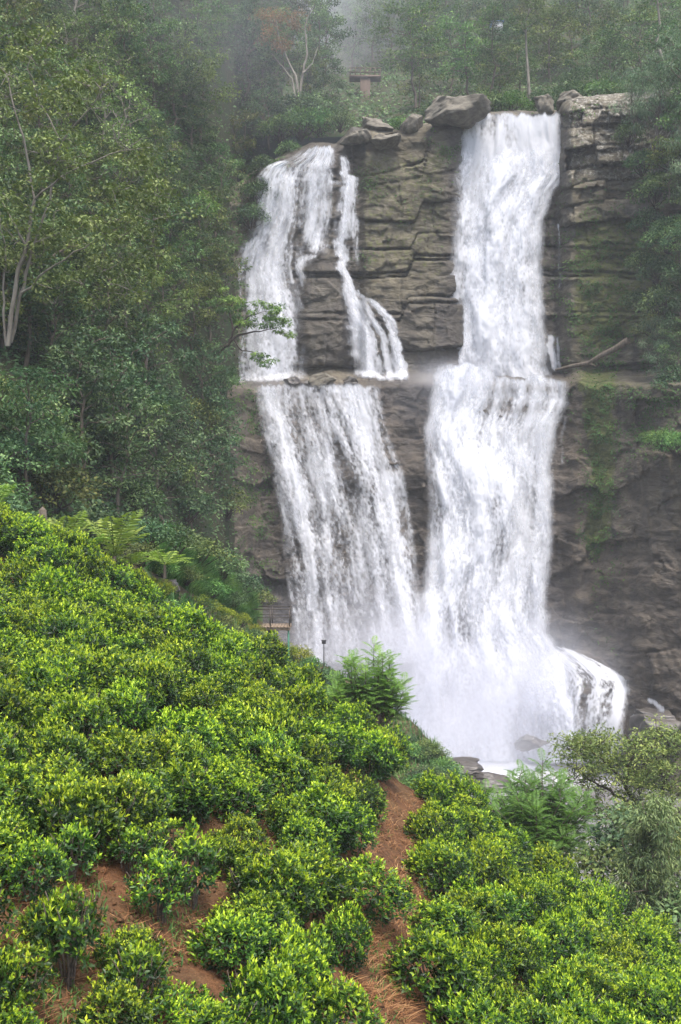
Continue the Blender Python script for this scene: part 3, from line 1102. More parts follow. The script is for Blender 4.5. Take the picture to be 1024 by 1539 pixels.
# left fall, upper tier
E5 = [(214, 472, 506), (235, 438, 530), (250, 402, 545), (266, 388, 552), (330, 380, 548), (370, 364, 545), (400, 356, 545), (450, 354, 570), (500, 350, 606), (577, 350, 612)]
f5 = streams([
    [(216, 490, 13, 1), (235, 476, 24, .8), (252, 462, 38, .75), (266, 455, 45, .7)],
    [(244, 420, 18, .85), (262, 408, 20, .85), (270, 405, 16, .6)],
    [(262, 432, 32, .8), (300, 424, 34, .92), (340, 414, 34, .95), (400, 405, 40, 1), (450, 408, 42, 1), (500, 412, 42, 1), (580, 405, 46, 1)],
    [(260, 474, 30, .74), (300, 470, 32, .72), (345, 474, 30, .66), (380, 478, 16, .55)],
    [(236, 517, 7, .85), (262, 519, 9, .9), (266, 528, 13, 1), (300, 527, 14, .95), (335, 516, 15, .9), (380, 513, 11, .95), (420, 521, 10, 1), (450, 529, 12, 1), (500, 541, 16, 1), (565, 556, 22, 1)],
    [(320, 532, 8, .5), (400, 538, 7, .3), (440, 540, 5, .2)],
    [(436, 534, 9, .95), (450, 552, 10, .9), (464, 572, 10, .95), (480, 586, 9, .95), (520, 596, 9, .9), (572, 608, 10, .95)],
    [(450, 546, 8, .85), (480, 560, 9, .8), (510, 578, 8, .8), (572, 588, 9, .85)],
    [(450, 540, 8, .8), (500, 556, 9, .8), (572, 570, 10, .85)],
    [(478, 584, 8, .8), (500, 590, 7, .7), (572, 597, 6, .75)],
    [(258, 400, 12, .7), (268, 440, 30, .9), (274, 490, 40, .8)],
    [(300, 396, 9, .7), (360, 390, 10, .7), (420, 384, 12, .6)],
    [(478, 560, 24, .42), (484, 560, 24, .42)], [(504, 566, 26, .4), (510, 566, 26, .4)],
    [(384, 466, 16, .6), (392, 452, 12, .7), (430, 447, 9, .55), (480, 448, 8, .35)],
    [(366, 374, 10, .6), (400, 368, 11, .45), (470, 366, 12, .3)],
    [(500, 366, 10, .35), (580, 364, 12, .75)],
])
topbase = lambda U, V: rockbase(U, np.minimum(V, 567 + 8 * (fbm(U / 20, 0 * U, 58, 3) - .5)))
sheet('cascade', E5, lambda U, V, u: .88 * f5(U, V), .95, left, seed=400, amp=.35, lane=5, soft=3, base=topbase)
sheet('spray_veil', E5, lambda U, V, u: .58 * f5(U, V), 1.8, left, seed=440, amp=.6, lane=8, speck=.9, soft=6)
# left fall, lower tier
E6 = [(573, 388, 566), (600, 388, 572), (650, 398, 584), (720, 414, 606), (800, 428, 618), (900, 440, 630), (1000, 448, 645)]
f6 = streams([
    [(574, 408, 22, 1), (600, 410, 22, 1), (640, 420, 20, 1), (690, 433, 18, 1), (740, 446, 18, 1), (800, 459, 17, .98), (860, 467, 15, .92), (920, 474, 14, .9), (1000, 485, 14, .8)],
    [(574, 520, 45, .85), (600, 535, 32, .95), (650, 548, 27, .9), (700, 562, 30, .85), (740, 582, 28, .95), (800, 590, 26, .85), (880, 600, 24, .75), (1000, 612, 24, .7)],
    [(574, 455, 40, .66), (596, 455, 42, .55), (640, 460, 36, .4), (700, 465, 20, .4)],
    [(590, 478, 5, .75), (640, 484, 8, .7), (720, 498, 12, .62), (800, 508, 11, .5), (880, 520, 12, .5)],
    [(680, 470, 16, .65), (720, 482, 14, .75), (770, 492, 10, .7), (840, 500, 10, .5), (930, 510, 12, .4)],
    [(590, 496, 4, .7), (660, 506, 8, .55), (760, 530, 16, .5), (900, 560, 22, .5), (1000, 570, 26, .5)],
    [(574, 430, 20, .7), (596, 445, 20, .5)],
])


def d6(U, V, u):
    return np.maximum(.86 * f6(U, V), .42 + .08 * smooth(750, 950, V))


sheet('cascade', E6, d6, 1.0, left, base=leftbase, seed=500, amp=.3, lane=5, speck=.8, soft=10, con=.7)
sheet('spray_veil', E6, lambda U, V, u: .62 * d6(U, V, u) + .06, 1.9, left, base=leftbase, seed=540, amp=.7, lane=9, speck=1.0, soft=14)

# ------------------------------------------------------------------ river, ground, hills
ZP = -20.9


def build_river():
    xs, ys = np.arange(-30, 60, .6), np.arange(30, 97, .6)
    X, Y = np.meshgrid(xs, ys)
    Z = ZP + .5 * (fbm(X * .25, Y * .25, 61) - .5) + .15 * (fbm(X, Y, 62) - .5)
    foam = smooth(76, 92, Y) * .5 + .45 * np.exp(-((X - 11) / 10) ** 2 - ((Y - 90) / 6) ** 2) + .12 * smooth(64, 52, Y)
    me = mesh('river', np.stack([X, Y, Z], -1).reshape(-1, 3), grid_faces(len(ys), len(xs)), {'foam': foam.ravel()}, M['river'], True)
    link('river', me, kind='structure')


build_river()


def build_ground():
    xs, ys = np.arange(-170, 171, 5.0), np.arange(-10, 361, 5.0)
    X, Y = np.meshgrid(xs, ys)
    Z = -26 + 3 * (fbm(X / 20, Y / 20, 71) - .5) - 1
    link('ground', mesh('ground', np.stack([X, Y, Z], -1).reshape(-1, 3), grid_faces(len(ys), len(xs)), None, M['forestfloor'], True), kind='structure')


build_ground()


def hillD(px, py):
    D0 = np.interp(px, [-600, 0, 200, 335, 372, 430, 560], [30, 40, 58, 81, 99, 112, 118])
    Gd = np.interp(px, [-600, 0, 390, 430, 480, 560], [50, 46, 24, 40, 120, 200])
    py = np.asarray(py, float)
    return D0 + np.where(py < 800, (800 - py) / 800 * Gd, (800 - py) / 800 * Gd * .2)


def backD(px, py):
    D = 113 + np.clip(205 - np.asarray(py, float), 0, 600) * .44
    return D + 75 * np.exp(-((np.asarray(px, float) - 515) / 26) ** 2) * smooth(130, 60, py)


def build_hills():
    px, py = np.meshgrid(np.arange(-500, 556, 8.0), np.arange(1010, -330, -8.0))
    D = hillD(px, py)
    pts = P(px, py, D)
    pts += (fbm(pts[..., 0] / 2.5, pts[..., 2] / 2.5, 81)[..., None] - .5) * np.array([0, 2.2, 0])
    link('hill', mesh('hill', pts.reshape(-1, 3), grid_faces(*px.shape), None, M['forestfloor'], True), kind='structure')
    px, py = np.meshgrid(np.arange(380, 1290, 10.0), np.arange(206, -330, -8.0))
    pts = P(px, py, backD(px, py))
    pts += (fbm(pts[..., 0] / 4, pts[..., 2] / 4, 82)[..., None] - .5) * np.array([0, 3, 0])
    link('hill', mesh('hill', pts.reshape(-1, 3), grid_faces(*px.shape), None, M['forestfloor'], True), kind='structure')


build_hills()

# the bank with the stepped path below the forest
BKX = [180, 240, 300, 360, 400, 440, 480, 520, 560, 620, 660, 700, 730]
BKP = [862, 886, 908, 934, 960, 984, 996, 1016, 1045, 1085, 1125, 1185, 1260]
BKY = [31, 40, 50, 62, 68, 71, 72, 72, 70, 66, 62, 57, 52]


def bank_pt(px, t):
    """t = 0 on the brow, 1 at the near foot"""
    py = np.interp(px, BKX, BKP)
    Y = np.interp(px, BKX, BKY)
    return P(px, py + 190 * t, Y - (6 + .18 * Y) * t)


def build_bank():
    u = np.arange(150, 735, 3.0)
    rows = []
    for dz in (-14, -8, -2.5):
        q = bank_pt(u, 0 * u)
        q[:, 1] += -dz * .55
        q[:, 0] -= 0
        q[:, 2] += dz
        rows.append(q)
    for t in np.linspace(0, 1, 40):
        q = bank_pt(u, t + 0 * u)
        q[:, 2] += .5 * (fbm(u / 14, 0 * u + t * 12, 91) - .5)
        rows.append(q)
    g = np.stack(rows)
    link('hillside', mesh('river_bank', g.reshape(-1, 3), grid_faces(len(rows), len(u)), None, M['bank'], True), kind='structure')


build_bank()

# ------------------------------------------------------------------ trees
def limb_pts(p0, p1, rng, n=5, sag=.12, jit=.05):
    p0, p1 = np.asarray(p0, float), np.asarray(p1, float)
    t = np.linspace(0, 1, n)[:, None]
    L = np.linalg.norm(p1 - p0)
    pts = p0 + (p1 - p0) * t
    pts[:, 2] += np.sin(t[:, 0] * math.pi) * sag * L
    pts[1:-1] += rng.normal(size=(n - 2, 3)) * jit * L
    return pts


def cluster(g, c, r, n, rng, L, W, flat=.55, droop=.15, tint=(.2, .9), hang=0.0):
    v = unit_rand(n, rng)
    rad = r * (.35 + .65 * rng.uniform(size=n) ** .5)
    p = c + v * rad[:, None] * np.array([1, 1, flat])
    d = v * np.array([1, 1, .35]) + rng.normal(size=(n, 3)) * .5
    d[:, 2] -= droop + hang
    nn = np.array([0, 0, .9]) + v * .35 + rng.normal(size=(n, 3)) * .4
    tc = rng.uniform(*tint)
    g.leaves(p, d, nn, L * rng.uniform(.7, 1.3, n), W * rng.uniform(.7, 1.3, n), np.clip(tc + rng.normal(size=n) * .13, 0, 1))


def gen_tree(seed, H, R, tf=.35, nl=11, ns=5, cr=.7, cn=34, L=.30, W=.145, flat=.45, shape='round', leaf='broad', bark='bark',
             hang=0.0, tint=(.15, .9), tr=.16, lean=.0, stems=1):
    rng = np.random.default_rng(seed)
    g, s = Geo(), Geo()
    for q in range(stems):
        lx, ly = rng.normal(size=2) * (.04 * H if stems == 1 else .2 * R)
        lx += lean * H
        top = np.array([lx, ly, H * (.92 if stems == 1 else rng.uniform(.75, .95))])
        tp = limb_pts((0, 0, -.6), top, rng, 8, 0, .018)
        s.tube(tp, np.linspace(tr, tr * .18, 8), 7)
        tt = np.linspace(0, 1, 8)
        trunk = lambda f: np.array([np.interp(f, tt, tp[:, k]) for k in range(3)])
        for i in range(nl):
            f = tf + (1 - tf) * (i + .5) / nl
            h = (i + .5) / nl
            if shape == 'round':
                prof = math.sin(math.pi * (.18 + .74 * h)) ** .7
            elif shape == 'cone':
                prof = (1 - h) ** .8 + .12
            elif shape == 'flat':
                prof = .45 + .6 * h
            else:
                prof = .9 - .3 * abs(h - .4)
            az = i * 2.4 + rng.uniform(-.5, .5) + q * 1.3
            reach = R * prof * rng.uniform(.72, 1.15)
            rise = reach * ({'flat': .18, 'cone': -.05}.get(shape, .05 + .75 * h)) + rng.normal() * .12 * R
            p0 = trunk(f)
            p1 = p0 + np.array([math.cos(az) * reach, math.sin(az) * reach, rise])
            lp = limb_pts(p0, p1, rng, 5, .1, .045)
            s.tube(lp, np.linspace(tr * .42 * (1 - .5 * h), .015, 5), 5)
            cluster(g, lp[-1], cr, cn, rng, L, W, flat, .15, tint, hang)
            for j in range(ns):
                k = rng.uniform(.3, 1)
                b0 = lp[0] + (lp[-1] - lp[0]) * k + np.array([0, 0, math.sin(k * math.pi) * .1 * reach])
                dv = unit_rand(1, rng)[0] * np.array([1, 1, .55]) + np.array([0, 0, .25])
                b1 = b0 + dv * R * .34 * rng.uniform(.6, 1.2)
                s.tube(limb_pts(b0, b1, rng, 3, .08, .05), [.03 * (R / 3), .018, .01], 4)
                cluster(g, b1, cr * rng.uniform(.65, 1.1), cn, rng, L, W, flat, .15, tint, hang)
    return g.build('tree_crown', M[leaf]), s.build('tree_trunk', M[bark], True)


def gen_shrub(seed, R=1.5, H=1.6, n=42, cr=.5, cn=36, L=.21, W=.10, leaf='broad', flat=.6, hang=0.0, tint=(.1, .9)):
    rng = np.random.default_rng(seed)
    g, s = Geo(), Geo()
    for i in range(n):
        th = i * 2.4 + rng.normal() * .3
        u = math.sqrt((i + .5) / n)
        r = R * u * rng.uniform(.75, 1.1)
        z = H * (1 - .75 * u ** 2.5) * rng.uniform(.7, 1.08)
        c = np.array([r * math.cos(th), r * math.sin(th), z])
        cluster(g, c, cr * rng.uniform(.7, 1.2), cn, rng, L, W, flat, .15, tint, hang)
        if i % 3 == 0:
            s.tube(limb_pts((0, 0, -.4), c, rng, 5, .05, .05), [.05, .04, .03, .018, .008], 4)
    return g.build('shrub_foliage', M[leaf]), s.build('shrub_stems', M['darkbark'], True)


KIND = {
    'broad': [gen_tree(101 + k, 8.5, 3.4, .3, 12, 5, .72, 34, leaf='broad') for k in range(3)],
    'dense': [gen_tree(111 + k, 7.5, 3.2, .22, 13, 5, .70, 40, flat=.6, leaf='dark') for k in range(3)],
    'olive': [gen_tree(121 + k, 8.0, 3.0, .3, 12, 5, .7, 38, leaf='olive') for k in range(2)],
    'pale': [gen_tree(131 + k, 9.5, 3.6, .3, 11, 5, .7, 24, L=.22, leaf='pale', bark='palebark') for k in range(2)],
    'layered': [gen_tree(141 + k, 9.0, 4.2, .35, 12, 6, .85, 36, flat=.25, shape='flat', leaf='bright') for k in range(2)],
    'conifer': [gen_tree(151 + k, 11, 2.7, .2, 20, 4, .6, 40, L=.3, W=.06, flat=.6, shape='cone', leaf='dark', hang=.5) for k in range(2)],
    'feathery': [gen_tree(161 + k, 7.0, 2.8, .2, 13, 6, .8, 46, L=.42, W=.05, flat=.7, leaf='blue', hang=.55) for k in range(2)],
    'tall': [gen_tree(171 + k, 15, 2.6, .55, 9, 4, .7, 30, leaf='broad', bark='palebark', tr=.2) for k in range(2)],
    'shrub': [gen_shrub(181 + k, leaf='broad') for k in range(2)],
    'darkshrub': [gen_shrub(185 + k, leaf='dark', L=.19) for k in range(2)],
    'greenshrub': [gen_shrub(189 + k, leaf='bright', L=.2) for k in range(2)],
    'oliveshrub': [gen_shrub(193 + k, leaf='olive', L=.16) for k in range(2)],
}
DESC = {
    'broad': ('broadleaf_tree', 'mid green broadleaf tree', 'tree'), 'dense': ('evergreen_tree', 'dark dense evergreen tree', 'tree'),
    'olive': ('olive_green_tree', 'olive green tree', 'tree'), 'pale': ('pale_leaved_tree', 'sparse pale leaved tree with light bark', 'tree'),
    'layered': ('spreading_tree', 'bright green spreading tree with layered branches', 'tree'),
    'conifer': ('conifer_tree', 'narrow dark conifer', 'tree'), 'feathery': ('feathery_tree', 'feathery blue green tree with drooping twigs', 'tree'),
    'tall': ('slender_tree', 'tall slender tree with a bare pale trunk', 'tree'),
    'shrub': ('shrub', 'mid green leafy shrub', 'shrub'), 'darkshrub': ('shrub', 'dark green shrub', 'shrub'),
    'greenshrub': ('shrub', 'bright green shrub', 'shrub'), 'oliveshrub': ('shrub', 'olive brown green shrub', 'shrub'),
}


def plant(kind, px, py, Y, s=1.0, where='on the slope', sink=.2, tilt=(0, 0), label=None, sz=None):
    name, d, cat = DESC[kind]
    crown, trunk = random.choice(KIND[kind])
    lab = label or d + ' ' + where
    p = V3(px, py, Y)
    p.z -= sink
    e = empty(name, p, lab, cat, None if label else d + 's ' + where)
    e.rotation_euler = (tilt[0], tilt[1], random.uniform(0, 6.28))
    e.scale = (s, s, sz or s * random.uniform(.9, 1.12))
    link('crown' if cat == 'tree' else 'foliage', crown, e)
    link('trunk' if cat == 'tree' else 'stem', trunk, e)
    return e


def where_left(px, py):
    if py < 260:
        return 'high on the forested slope above the left fall' if px > 230 else 'near the top of the forested slope'
    if py < 520:
        return 'halfway up the slope beside the left fall' if px > 230 else 'halfway up the forested slope'
    return 'low on the slope beside the left fall' if px > 230 else 'low on the forested slope above the tea'


random.seed(2024)
# left forest
def left_limit(py):
    return float(np.interp(py, [0, 150, 215, 270, 350, 450, 520, 600, 700, 800, 900], [470, 480, 400, 372, 372, 352, 340, 362, 370, 380, 372]))


py = 60
rowi = 0
while py < 840:
    px = -90 + (28 if rowi % 2 else 0)
    while px < 400:
        jx, jy = px + random.uniform(-20, 20), py + random.uniform(-22, 22)
        D = float(hillD(jx, jy)) - .4
        r = random.random()
        low = jy > 560
        if low:
            kind = 'dense' if r < .22 else 'darkshrub' if r < .48 else 'shrub' if r < .66 else 'oliveshrub' if r < .84 else 'broad'
        elif jx < 220 and jy < 500:
            kind = 'pale' if r < .34 else 'broad' if r < .62 else 'olive' if r < .82 else 'dense'
        else:
            kind = 'broad' if r < .34 else 'dense' if r < .62 else 'olive' if r < .84 else 'layered' if r < .9 else 'feathery'
        s = random.uniform(.62, .95)
        shr = 'shrub' in kind
        if shr:
            s *= 1.5
        crad = (1.5 if shr else 3.0) * s * F / D
        topc = jy - (1.2 if shr else 5.2) * s * F / D
        if jx + crad * .62 < left_limit(topc) and jx + crad * .7 < left_limit(jy) + 12:
            plant(kind, jx, jy, D, s, where_left(jx, jy))
        elif jx < left_limit(jy) - 6:
            k2 = random.choice(['darkshrub', 'oliveshrub', 'shrub'])
            plant(k2, jx - 8, jy, D - 1, random.uniform(.7, 1.15), where_left(jx, jy))
        px += 62
    py += 50
    rowi += 1

# behind the left fall and along the crest
for (kind, px, py, Y, s) in [('dense', 405, 215, 109, .75), ('broad', 395, 170, 112, .8), ('greenshrub', 420, 205, 108, 1.3), ('greenshrub', 452, 200, 108, 1.4),
                             ('greenshrub', 480, 195, 109, 1.2), ('broad', 470, 160, 114, .7), ('dense', 492, 178, 112, .6), ('dense', 486, 120, 122, .9),
                             ('broad', 415, 110, 118, .9), ('dense', 372, 130, 113, .9), ('conifer', 388, 95, 116, .9), ('shrub', 436, 232, 106.5, .8),
                             ('darkshrub', 398, 262, 104, 1.1), ('darkshrub', 388, 300, 103, 1.2), ('darkshrub', 378, 335, 102, 1.1), ('shrub', 512, 190, 108, 1.0),
                             ('dense', 470, 60, 126, .85), ('broad', 425, 140, 113, .7), ('olive', 462, 155, 113, .7), ('broad', 476, 120, 118, .8), ('darkshrub', 440, 178, 110, 1.6), ('shrub', 470, 180, 110, 1.6), ('broad', 440, 60, 124, .8)]:
    plant(kind, px, py, Y, s, 'behind the crest of the left fall')

# forest on the hill behind the falls
py = 190
rowi = 0
while py > 5:
    px = 545 + (30 if rowi % 2 else 0)
    while px < 1090:
        jx, jy = px + random.uniform(-22, 22), py + random.uniform(-12, 12)
        if not (jy > 178) and not (jx < 600 and jy > 95):
            D = float(backD(jx, jy))
            r = random.random()
            kind = 'broad' if r < .34 else 'dense' if r < .66 else 'layered' if r < .76 else 'olive' if r < .92 else 'conifer'
            if jx < 545 + 20:
                kind = 'broad'
            w = 'on the hazy hill behind the main fall' if jx > 680 else 'on the hazy hill behind the rock wall'
            plant(kind, jx, jy, D, random.uniform(.8, 1.25), w)
        px += 58
    py -= 27
    rowi += 1
for (kind, px, py, Y, s, lab) in [
        ('layered', 625, 150, 118, 1.05, 'pale green tree with flat layered crown behind the crest boulder'),
        ('tall', 796, 152, 116, .95, 'tall bare trunked tree rising above the crest of the main fall'),
        ('tall', 992, 110, 112, 1.0, 'tall bare trunked tree at the edge of the hill top right'),
        ('conifer', 740, 150, 118, .95, 'dark pointed conifer behind the crest of the main fall'),
        ('greenshrub', 601, 198, 106, .95, 'bright bushy shrub growing between the crest rocks')]:
    plant(kind, px, py, Y, s, label=lab)
for (px, py, Y, s) in [(690, 172, 110, 1.2), (735, 168, 110, 1.2), (770, 165, 110, 1.2), (860, 150, 109, 1.1), (900, 150, 109, 1.3), (930, 150, 108, 1.2), (655, 178, 110, 1.2), (815, 165, 111, 1.2)]:
    plant(random.choice(['shrub', 'darkshrub', 'greenshrub']), px, py, Y, s, 'along the crest behind the main fall')
# far trees seen through the misty notch
for (px, py, s) in [(490, 60, 1.2), (515, 40, 1.3), (540, 70, 1.2), (500, 100, 1.1), (530, 105, 1.1), (555, 30, 1.2), (520, 75, 1.1), (560, 90, 1.0), (495, 20, 1.2), (535, 10, 1.2), (585, 60, 1.1), (590, 100, 1.0)]:
    plant('broad', px, py, float(backD(px, py)) - 2, s, 'faint in the mist of the notch')

# right side: growth over the cliff shoulder
RS = [('feathery', 985, 205, 95, .95), ('feathery', 955, 195, 98, .7), ('feathery', 1020, 190, 93, 1.0), ('dense', 1010, 130, 100, .8), ('broad', 1040, 260, 91, .8),
      ('olive', 1005, 290, 93, .6), ('broad', 1030, 340, 90, .6), ('shrub', 985, 300, 95, 1.3), ('shrub', 1005, 370, 92, 1.4), ('broad', 1020, 420, 90, .55),
      ('darkshrub', 990, 420, 92.5, 1.2), ('dense', 1025, 500, 88, .6), ('shrub', 1000, 470, 91, 1.3), ('feathery', 990, 545, 90, .55), ('broad', 1020, 560, 88, .55),
      ('feathery', 1000, 575, 89, .5), ('darkshrub', 1015, 590, 88, 1.2), ('shrub', 965, 255, 97.5, 1.0), ('darkshrub', 975, 345, 96, 1.1), ('shrub', 965, 400, 95.5, .9),
      ('darkshrub', 960, 460, 94.5, 1.0), ('oliveshrub', 985, 500, 91.5, 1.1), ('broad', 1035, 180, 93, .7), ('oliveshrub', 1010, 245, 93, 1.3), ('feathery', 1050, 300, 89, .8),
      ('shrub', 945, 210, 99, .9), ('dense', 1045, 430, 88, .7)]
for (kind, px, py, Y, s) in RS:
    plant(kind, px, py, Y, s, 'on the cliff shoulder right of the main fall')
for (px, py, Y, s) in [(995, 668, 84.5, .8), (1015, 675, 83.5, .9), (975, 662, 86, .6)]:
    plant('greenshrub', px, py, Y, s, 'clinging to the lower cliff on the right')

# ------------------------------------------------------------------ single trees one can pick out
def custom_tree(name, label, cat, base, limbs, clusters, leaf, bark, seed, L=.2, W=.09, cr=.6, cn=40, flat=.5, hang=0., tint=(.15, .9), rsc=1.0):
    """limbs: list of (points in px,py,dY) with radii; clusters: (px,py,dY,r)"""
    rng = np.random.default_rng(seed)
    bx, by, bY = base
    o = V3(bx, by, bY)
    rel = lambda a: np.array([tuple(V3(px, py, bY + dy) - o) for px, py, dy in a])
    g, s = Geo(), Geo()
    for pts, r0, r1 in limbs:
        q = rel(pts)
        n = len(q)
        tt = np.linspace(0, 1, n * 3)
        qq = np.stack([np.interp(tt, np.linspace(0, 1, n), q[:, k]) for k in range(3)], -1)
        qq[1:-1] += rng.normal(size=(len(qq) - 2, 3)) * .03
        s.tube(qq, np.linspace(r0, r1, len(qq)) * rsc, 6)
    for (px, py, dy, r) in clusters:
        c = np.array(tuple(V3(px, py, bY + dy) - o))
        m = max(3, int(4 * r))
        for k in range(m):
            cc = c + rng.normal(size=3) * r * np.array([.55, .55, .3])
            cluster(g, cc, cr * rng.uniform(.6, 1.1), cn, rng, L, W, flat, .15, tint, hang)
            s.tube(limb_pts(c + (cc - c) * .1 - [0, 0, r * .3], cc, rng, 3, .05, .05), [.018, .012, .006], 4)
    e = empty(name, o, label, cat)
    link('crown', g.build('crown', M[leaf]), e)
    link('trunk', s.build('trunk', M[bark], True), e)
    return e


# big pale tree at the left edge
rl = random.Random(5)
cl = []
for (cx_, cy_, w, h, n) in [(40, 190, 80, 60, 16), (120, 300, 110, 60, 22), (40, 340, 70, 70, 16), (190, 330, 60, 50, 12), (160, 420, 80, 50, 14), (30, 80, 50, 30, 8), (130, 145, 30, 25, 5), (230, 260, 40, 30, 5)]:
    for k in range(n):
        cl.append((cx_ + rl.uniform(-w, w), cy_ + rl.uniform(-h, h), rl.uniform(-2.2, 1.5), rl.uniform(.5, .9)))
custom_tree('pale_leaved_tree', 'large sparse pale leaved tree with bare grey trunks at the left edge', 'tree', (12, 520, 43), [
    ([(12, 520, 0), (22, 440, 0), (40, 370, 0), (52, 300, .2), (40, 220, .3), (20, 160, .3), (10, 110, .2)], .17, .03),
    ([(16, 515, .2), (32, 440, .3), (48, 380, .3), (75, 300, .2), (90, 210, .1), (150, 150, 0), (155, 110, -.2)], .13, .02),
    ([(32, 440, 0), (80, 400, -.3), (130, 370, -.6), (200, 330, -.9)], .08, .02),
    ([(52, 300, 0), (100, 260, -.4), (170, 230, -.7), (240, 220, -1)], .07, .015),
    ([(90, 210, 0), (60, 150, .1), (40, 100, .2), (60, 50, .2)], .06, .015),
    ([(40, 370, 0), (0, 300, -.2), (-30, 240, -.3)], .09, .02),
    ([(10, 520, 0), (4, 460, .1), (10, 380, .2), (-5, 300, .3)], .1, .03)],
    cl, 'pale', 'palebark', 301, L=.19, W=.09, cr=.5, cn=32, flat=.4, rsc=.6)

# tree leaning out in front of the left fall
custom_tree('leaning_tree', 'small tree leaning out over the left fall with dark branches', 'tree', (322, 535, 82), [
    ([(322, 535, 0), (340, 520, -.5), (355, 505, -.8), (372, 500, -1), (395, 497, -1.2), (415, 492, -1.2)], .14, .02),
    ([(345, 518, -.6), (352, 495, -.8), (375, 475, -1), (400, 468, -1.1)], .1, .02),
    ([(352, 510, -.8), (362, 527, -1), (385, 530, -1.2), (405, 545, -1.2)], .07, .015),
    ([(350, 495, -.8), (345, 465, -.5), (355, 445, -.6)], .08, .02)],
    [(365, 460, -1, .9), (385, 468, -1.1, .9), (405, 472, -1.2, .9), (420, 482, -1.2, .8), (425, 497, -1.2, .6), (400, 490, -1.1, .7), (352, 455, -.6, 1.0), (340, 470, -.3, .9),
     (375, 488, -1, .5), (345, 440, -.4, .8), (408, 545, -1.2, .5), (392, 535, -1.1, .4), (330, 455, 0, .9), (428, 478, -1.3, .5), (414, 462, -1.2, .6)],
    'bright', 'darkbark', 302, L=.26, W=.10, cr=.55, cn=60, flat=.35, hang=.25, tint=(.35, 1))

# pale multi-stem tree with orange leaves at the top
cl = [(425 + rl.uniform(-35, 35), 48 + rl.uniform(-30, 25), rl.uniform(-1.5, 1.5), rl.uniform(.6, 1)) for k in range(20)]
custom_tree('pale_trunk_tree', 'pale multi stemmed tree with rusty orange leaves above the left fall', 'tree', (448, 158, 110), [
    ([(448, 160, 0), (447, 120, 0), (432, 90, .2), (420, 60, .3), (415, 30, .2)], .26, .06),
    ([(450, 160, .2), (455, 110, .3), (462, 80, .2), (458, 40, .3), (470, 10, .3)], .24, .05),
    ([(446, 160, -.2), (440, 120, -.4), (424, 100, -.5), (408, 80, -.5)], .2, .04),
    ([(455, 110, 0), (470, 95, .2), (478, 70, .3)], .14, .04)],
    cl, 'orange', 'palebark', 303, L=.28, W=.13, cr=.7, cn=26, rsc=.7)

# umbrella shaped olive tree at the right, in front of the pool
cl = []
for (cx_, cy_, w, h, n) in [(930, 1125, 85, 16, 36), (1010, 1105, 60, 14, 14), (930, 1165, 80, 16, 30), (960, 1210, 80, 22, 30), (975, 1250, 60, 25, 16), (1020, 1180, 50, 40, 14), (905, 1140, 40, 20, 8)]:
    for k in range(n):
        cl.append((cx_ + rl.uniform(-w, w), cy_ + rl.uniform(-h, h), rl.uniform(-2.0, 2.0), rl.uniform(.45, .8)))
custom_tree('umbrella_tree', 'olive green umbrella shaped tree with dark branches at the right edge', 'tree', (985, 1400, 42), [
    ([(985, 1400, 0), (980, 1320, 0), (975, 1260, 0), (960, 1215, 0), (940, 1180, -.2), (915, 1150, -.4), (890, 1130, -.5)], .16, .02),
    ([(975, 1260, 0), (990, 1220, .2), (1000, 1170, .2), (985, 1130, .3), (990, 1100, .3)], .11, .02),
    ([(960, 1215, 0), (935, 1200, .3), (910, 1185, .5), (880, 1170, .6), (865, 1150, .6)], .08, .015),
    ([(940, 1180, 0), (945, 1150, 0), (955, 1120, .1), (940, 1105, .1)], .07, .015),
    ([(990, 1220, 0), (1025, 1190, -.2), (1050, 1150, -.3)], .08, .02),
    ([(985, 1250, 0), (1010, 1235, -.5), (1040, 1215, -.8)], .08, .02)],
    cl, 'olive', 'darkbark', 304, L=.15, W=.06, cr=.42, cn=34, flat=.4, tint=(.3, 1))

# willowy bush with hanging narrow leaves
cl = []
for k in range(60):
    h = rl.random()
    cl.append((975 + rl.uniform(-34, 50) * (1.05 - .55 * h), 1370 - 165 * h, rl.uniform(-1.2, 1.2) * (1.1 - .5 * h), rl.uniform(.35, .6)))
custom_tree('willowy_tree', 'young green tree with narrow hanging leaves below the umbrella tree', 'tree', (975, 1420, 33), [
    ([(975, 1420, 0), (972, 1340, 0), (978, 1270, 0), (965, 1205, 0)], .07, .015),
    ([(972, 1350, 0), (945, 1300, .2), (935, 1260, .3)], .04, .01), ([(976, 1330, 0), (1005, 1290, -.2), (1015, 1250, -.3)], .04, .01)],
    cl, 'broad', 'bark', 305, L=.18, W=.034, cr=.4, cn=66, flat=.8, hang=.6, tint=(.3, 1.1))
for (kind, px, py, Y, s, lab) in [
        ('oliveshrub', 905, 1345, 37, 1.15, 'dark olive shrub left of the willowy tree at the river edge'),
        ('darkshrub', 950, 1300, 38, 1.2, 'dark green shrub under the umbrella shaped tree'),
        ('oliveshrub', 1020, 1330, 37, 1.3, 'olive shrub behind the willowy tree at the right edge'),
        ('greenshrub', 905, 1395, 35, .9, 'low bright green shrub below the dark olive shrub'),
        ('shrub', 1030, 1420, 32, 1.0, 'mid green shrub right of the willowy tree'),
        ('olive', 1050, 1420, 40, .55, 'olive green tree cut by the right edge above the tea')]:
    plant(kind, px, py, Y, s, label=lab)


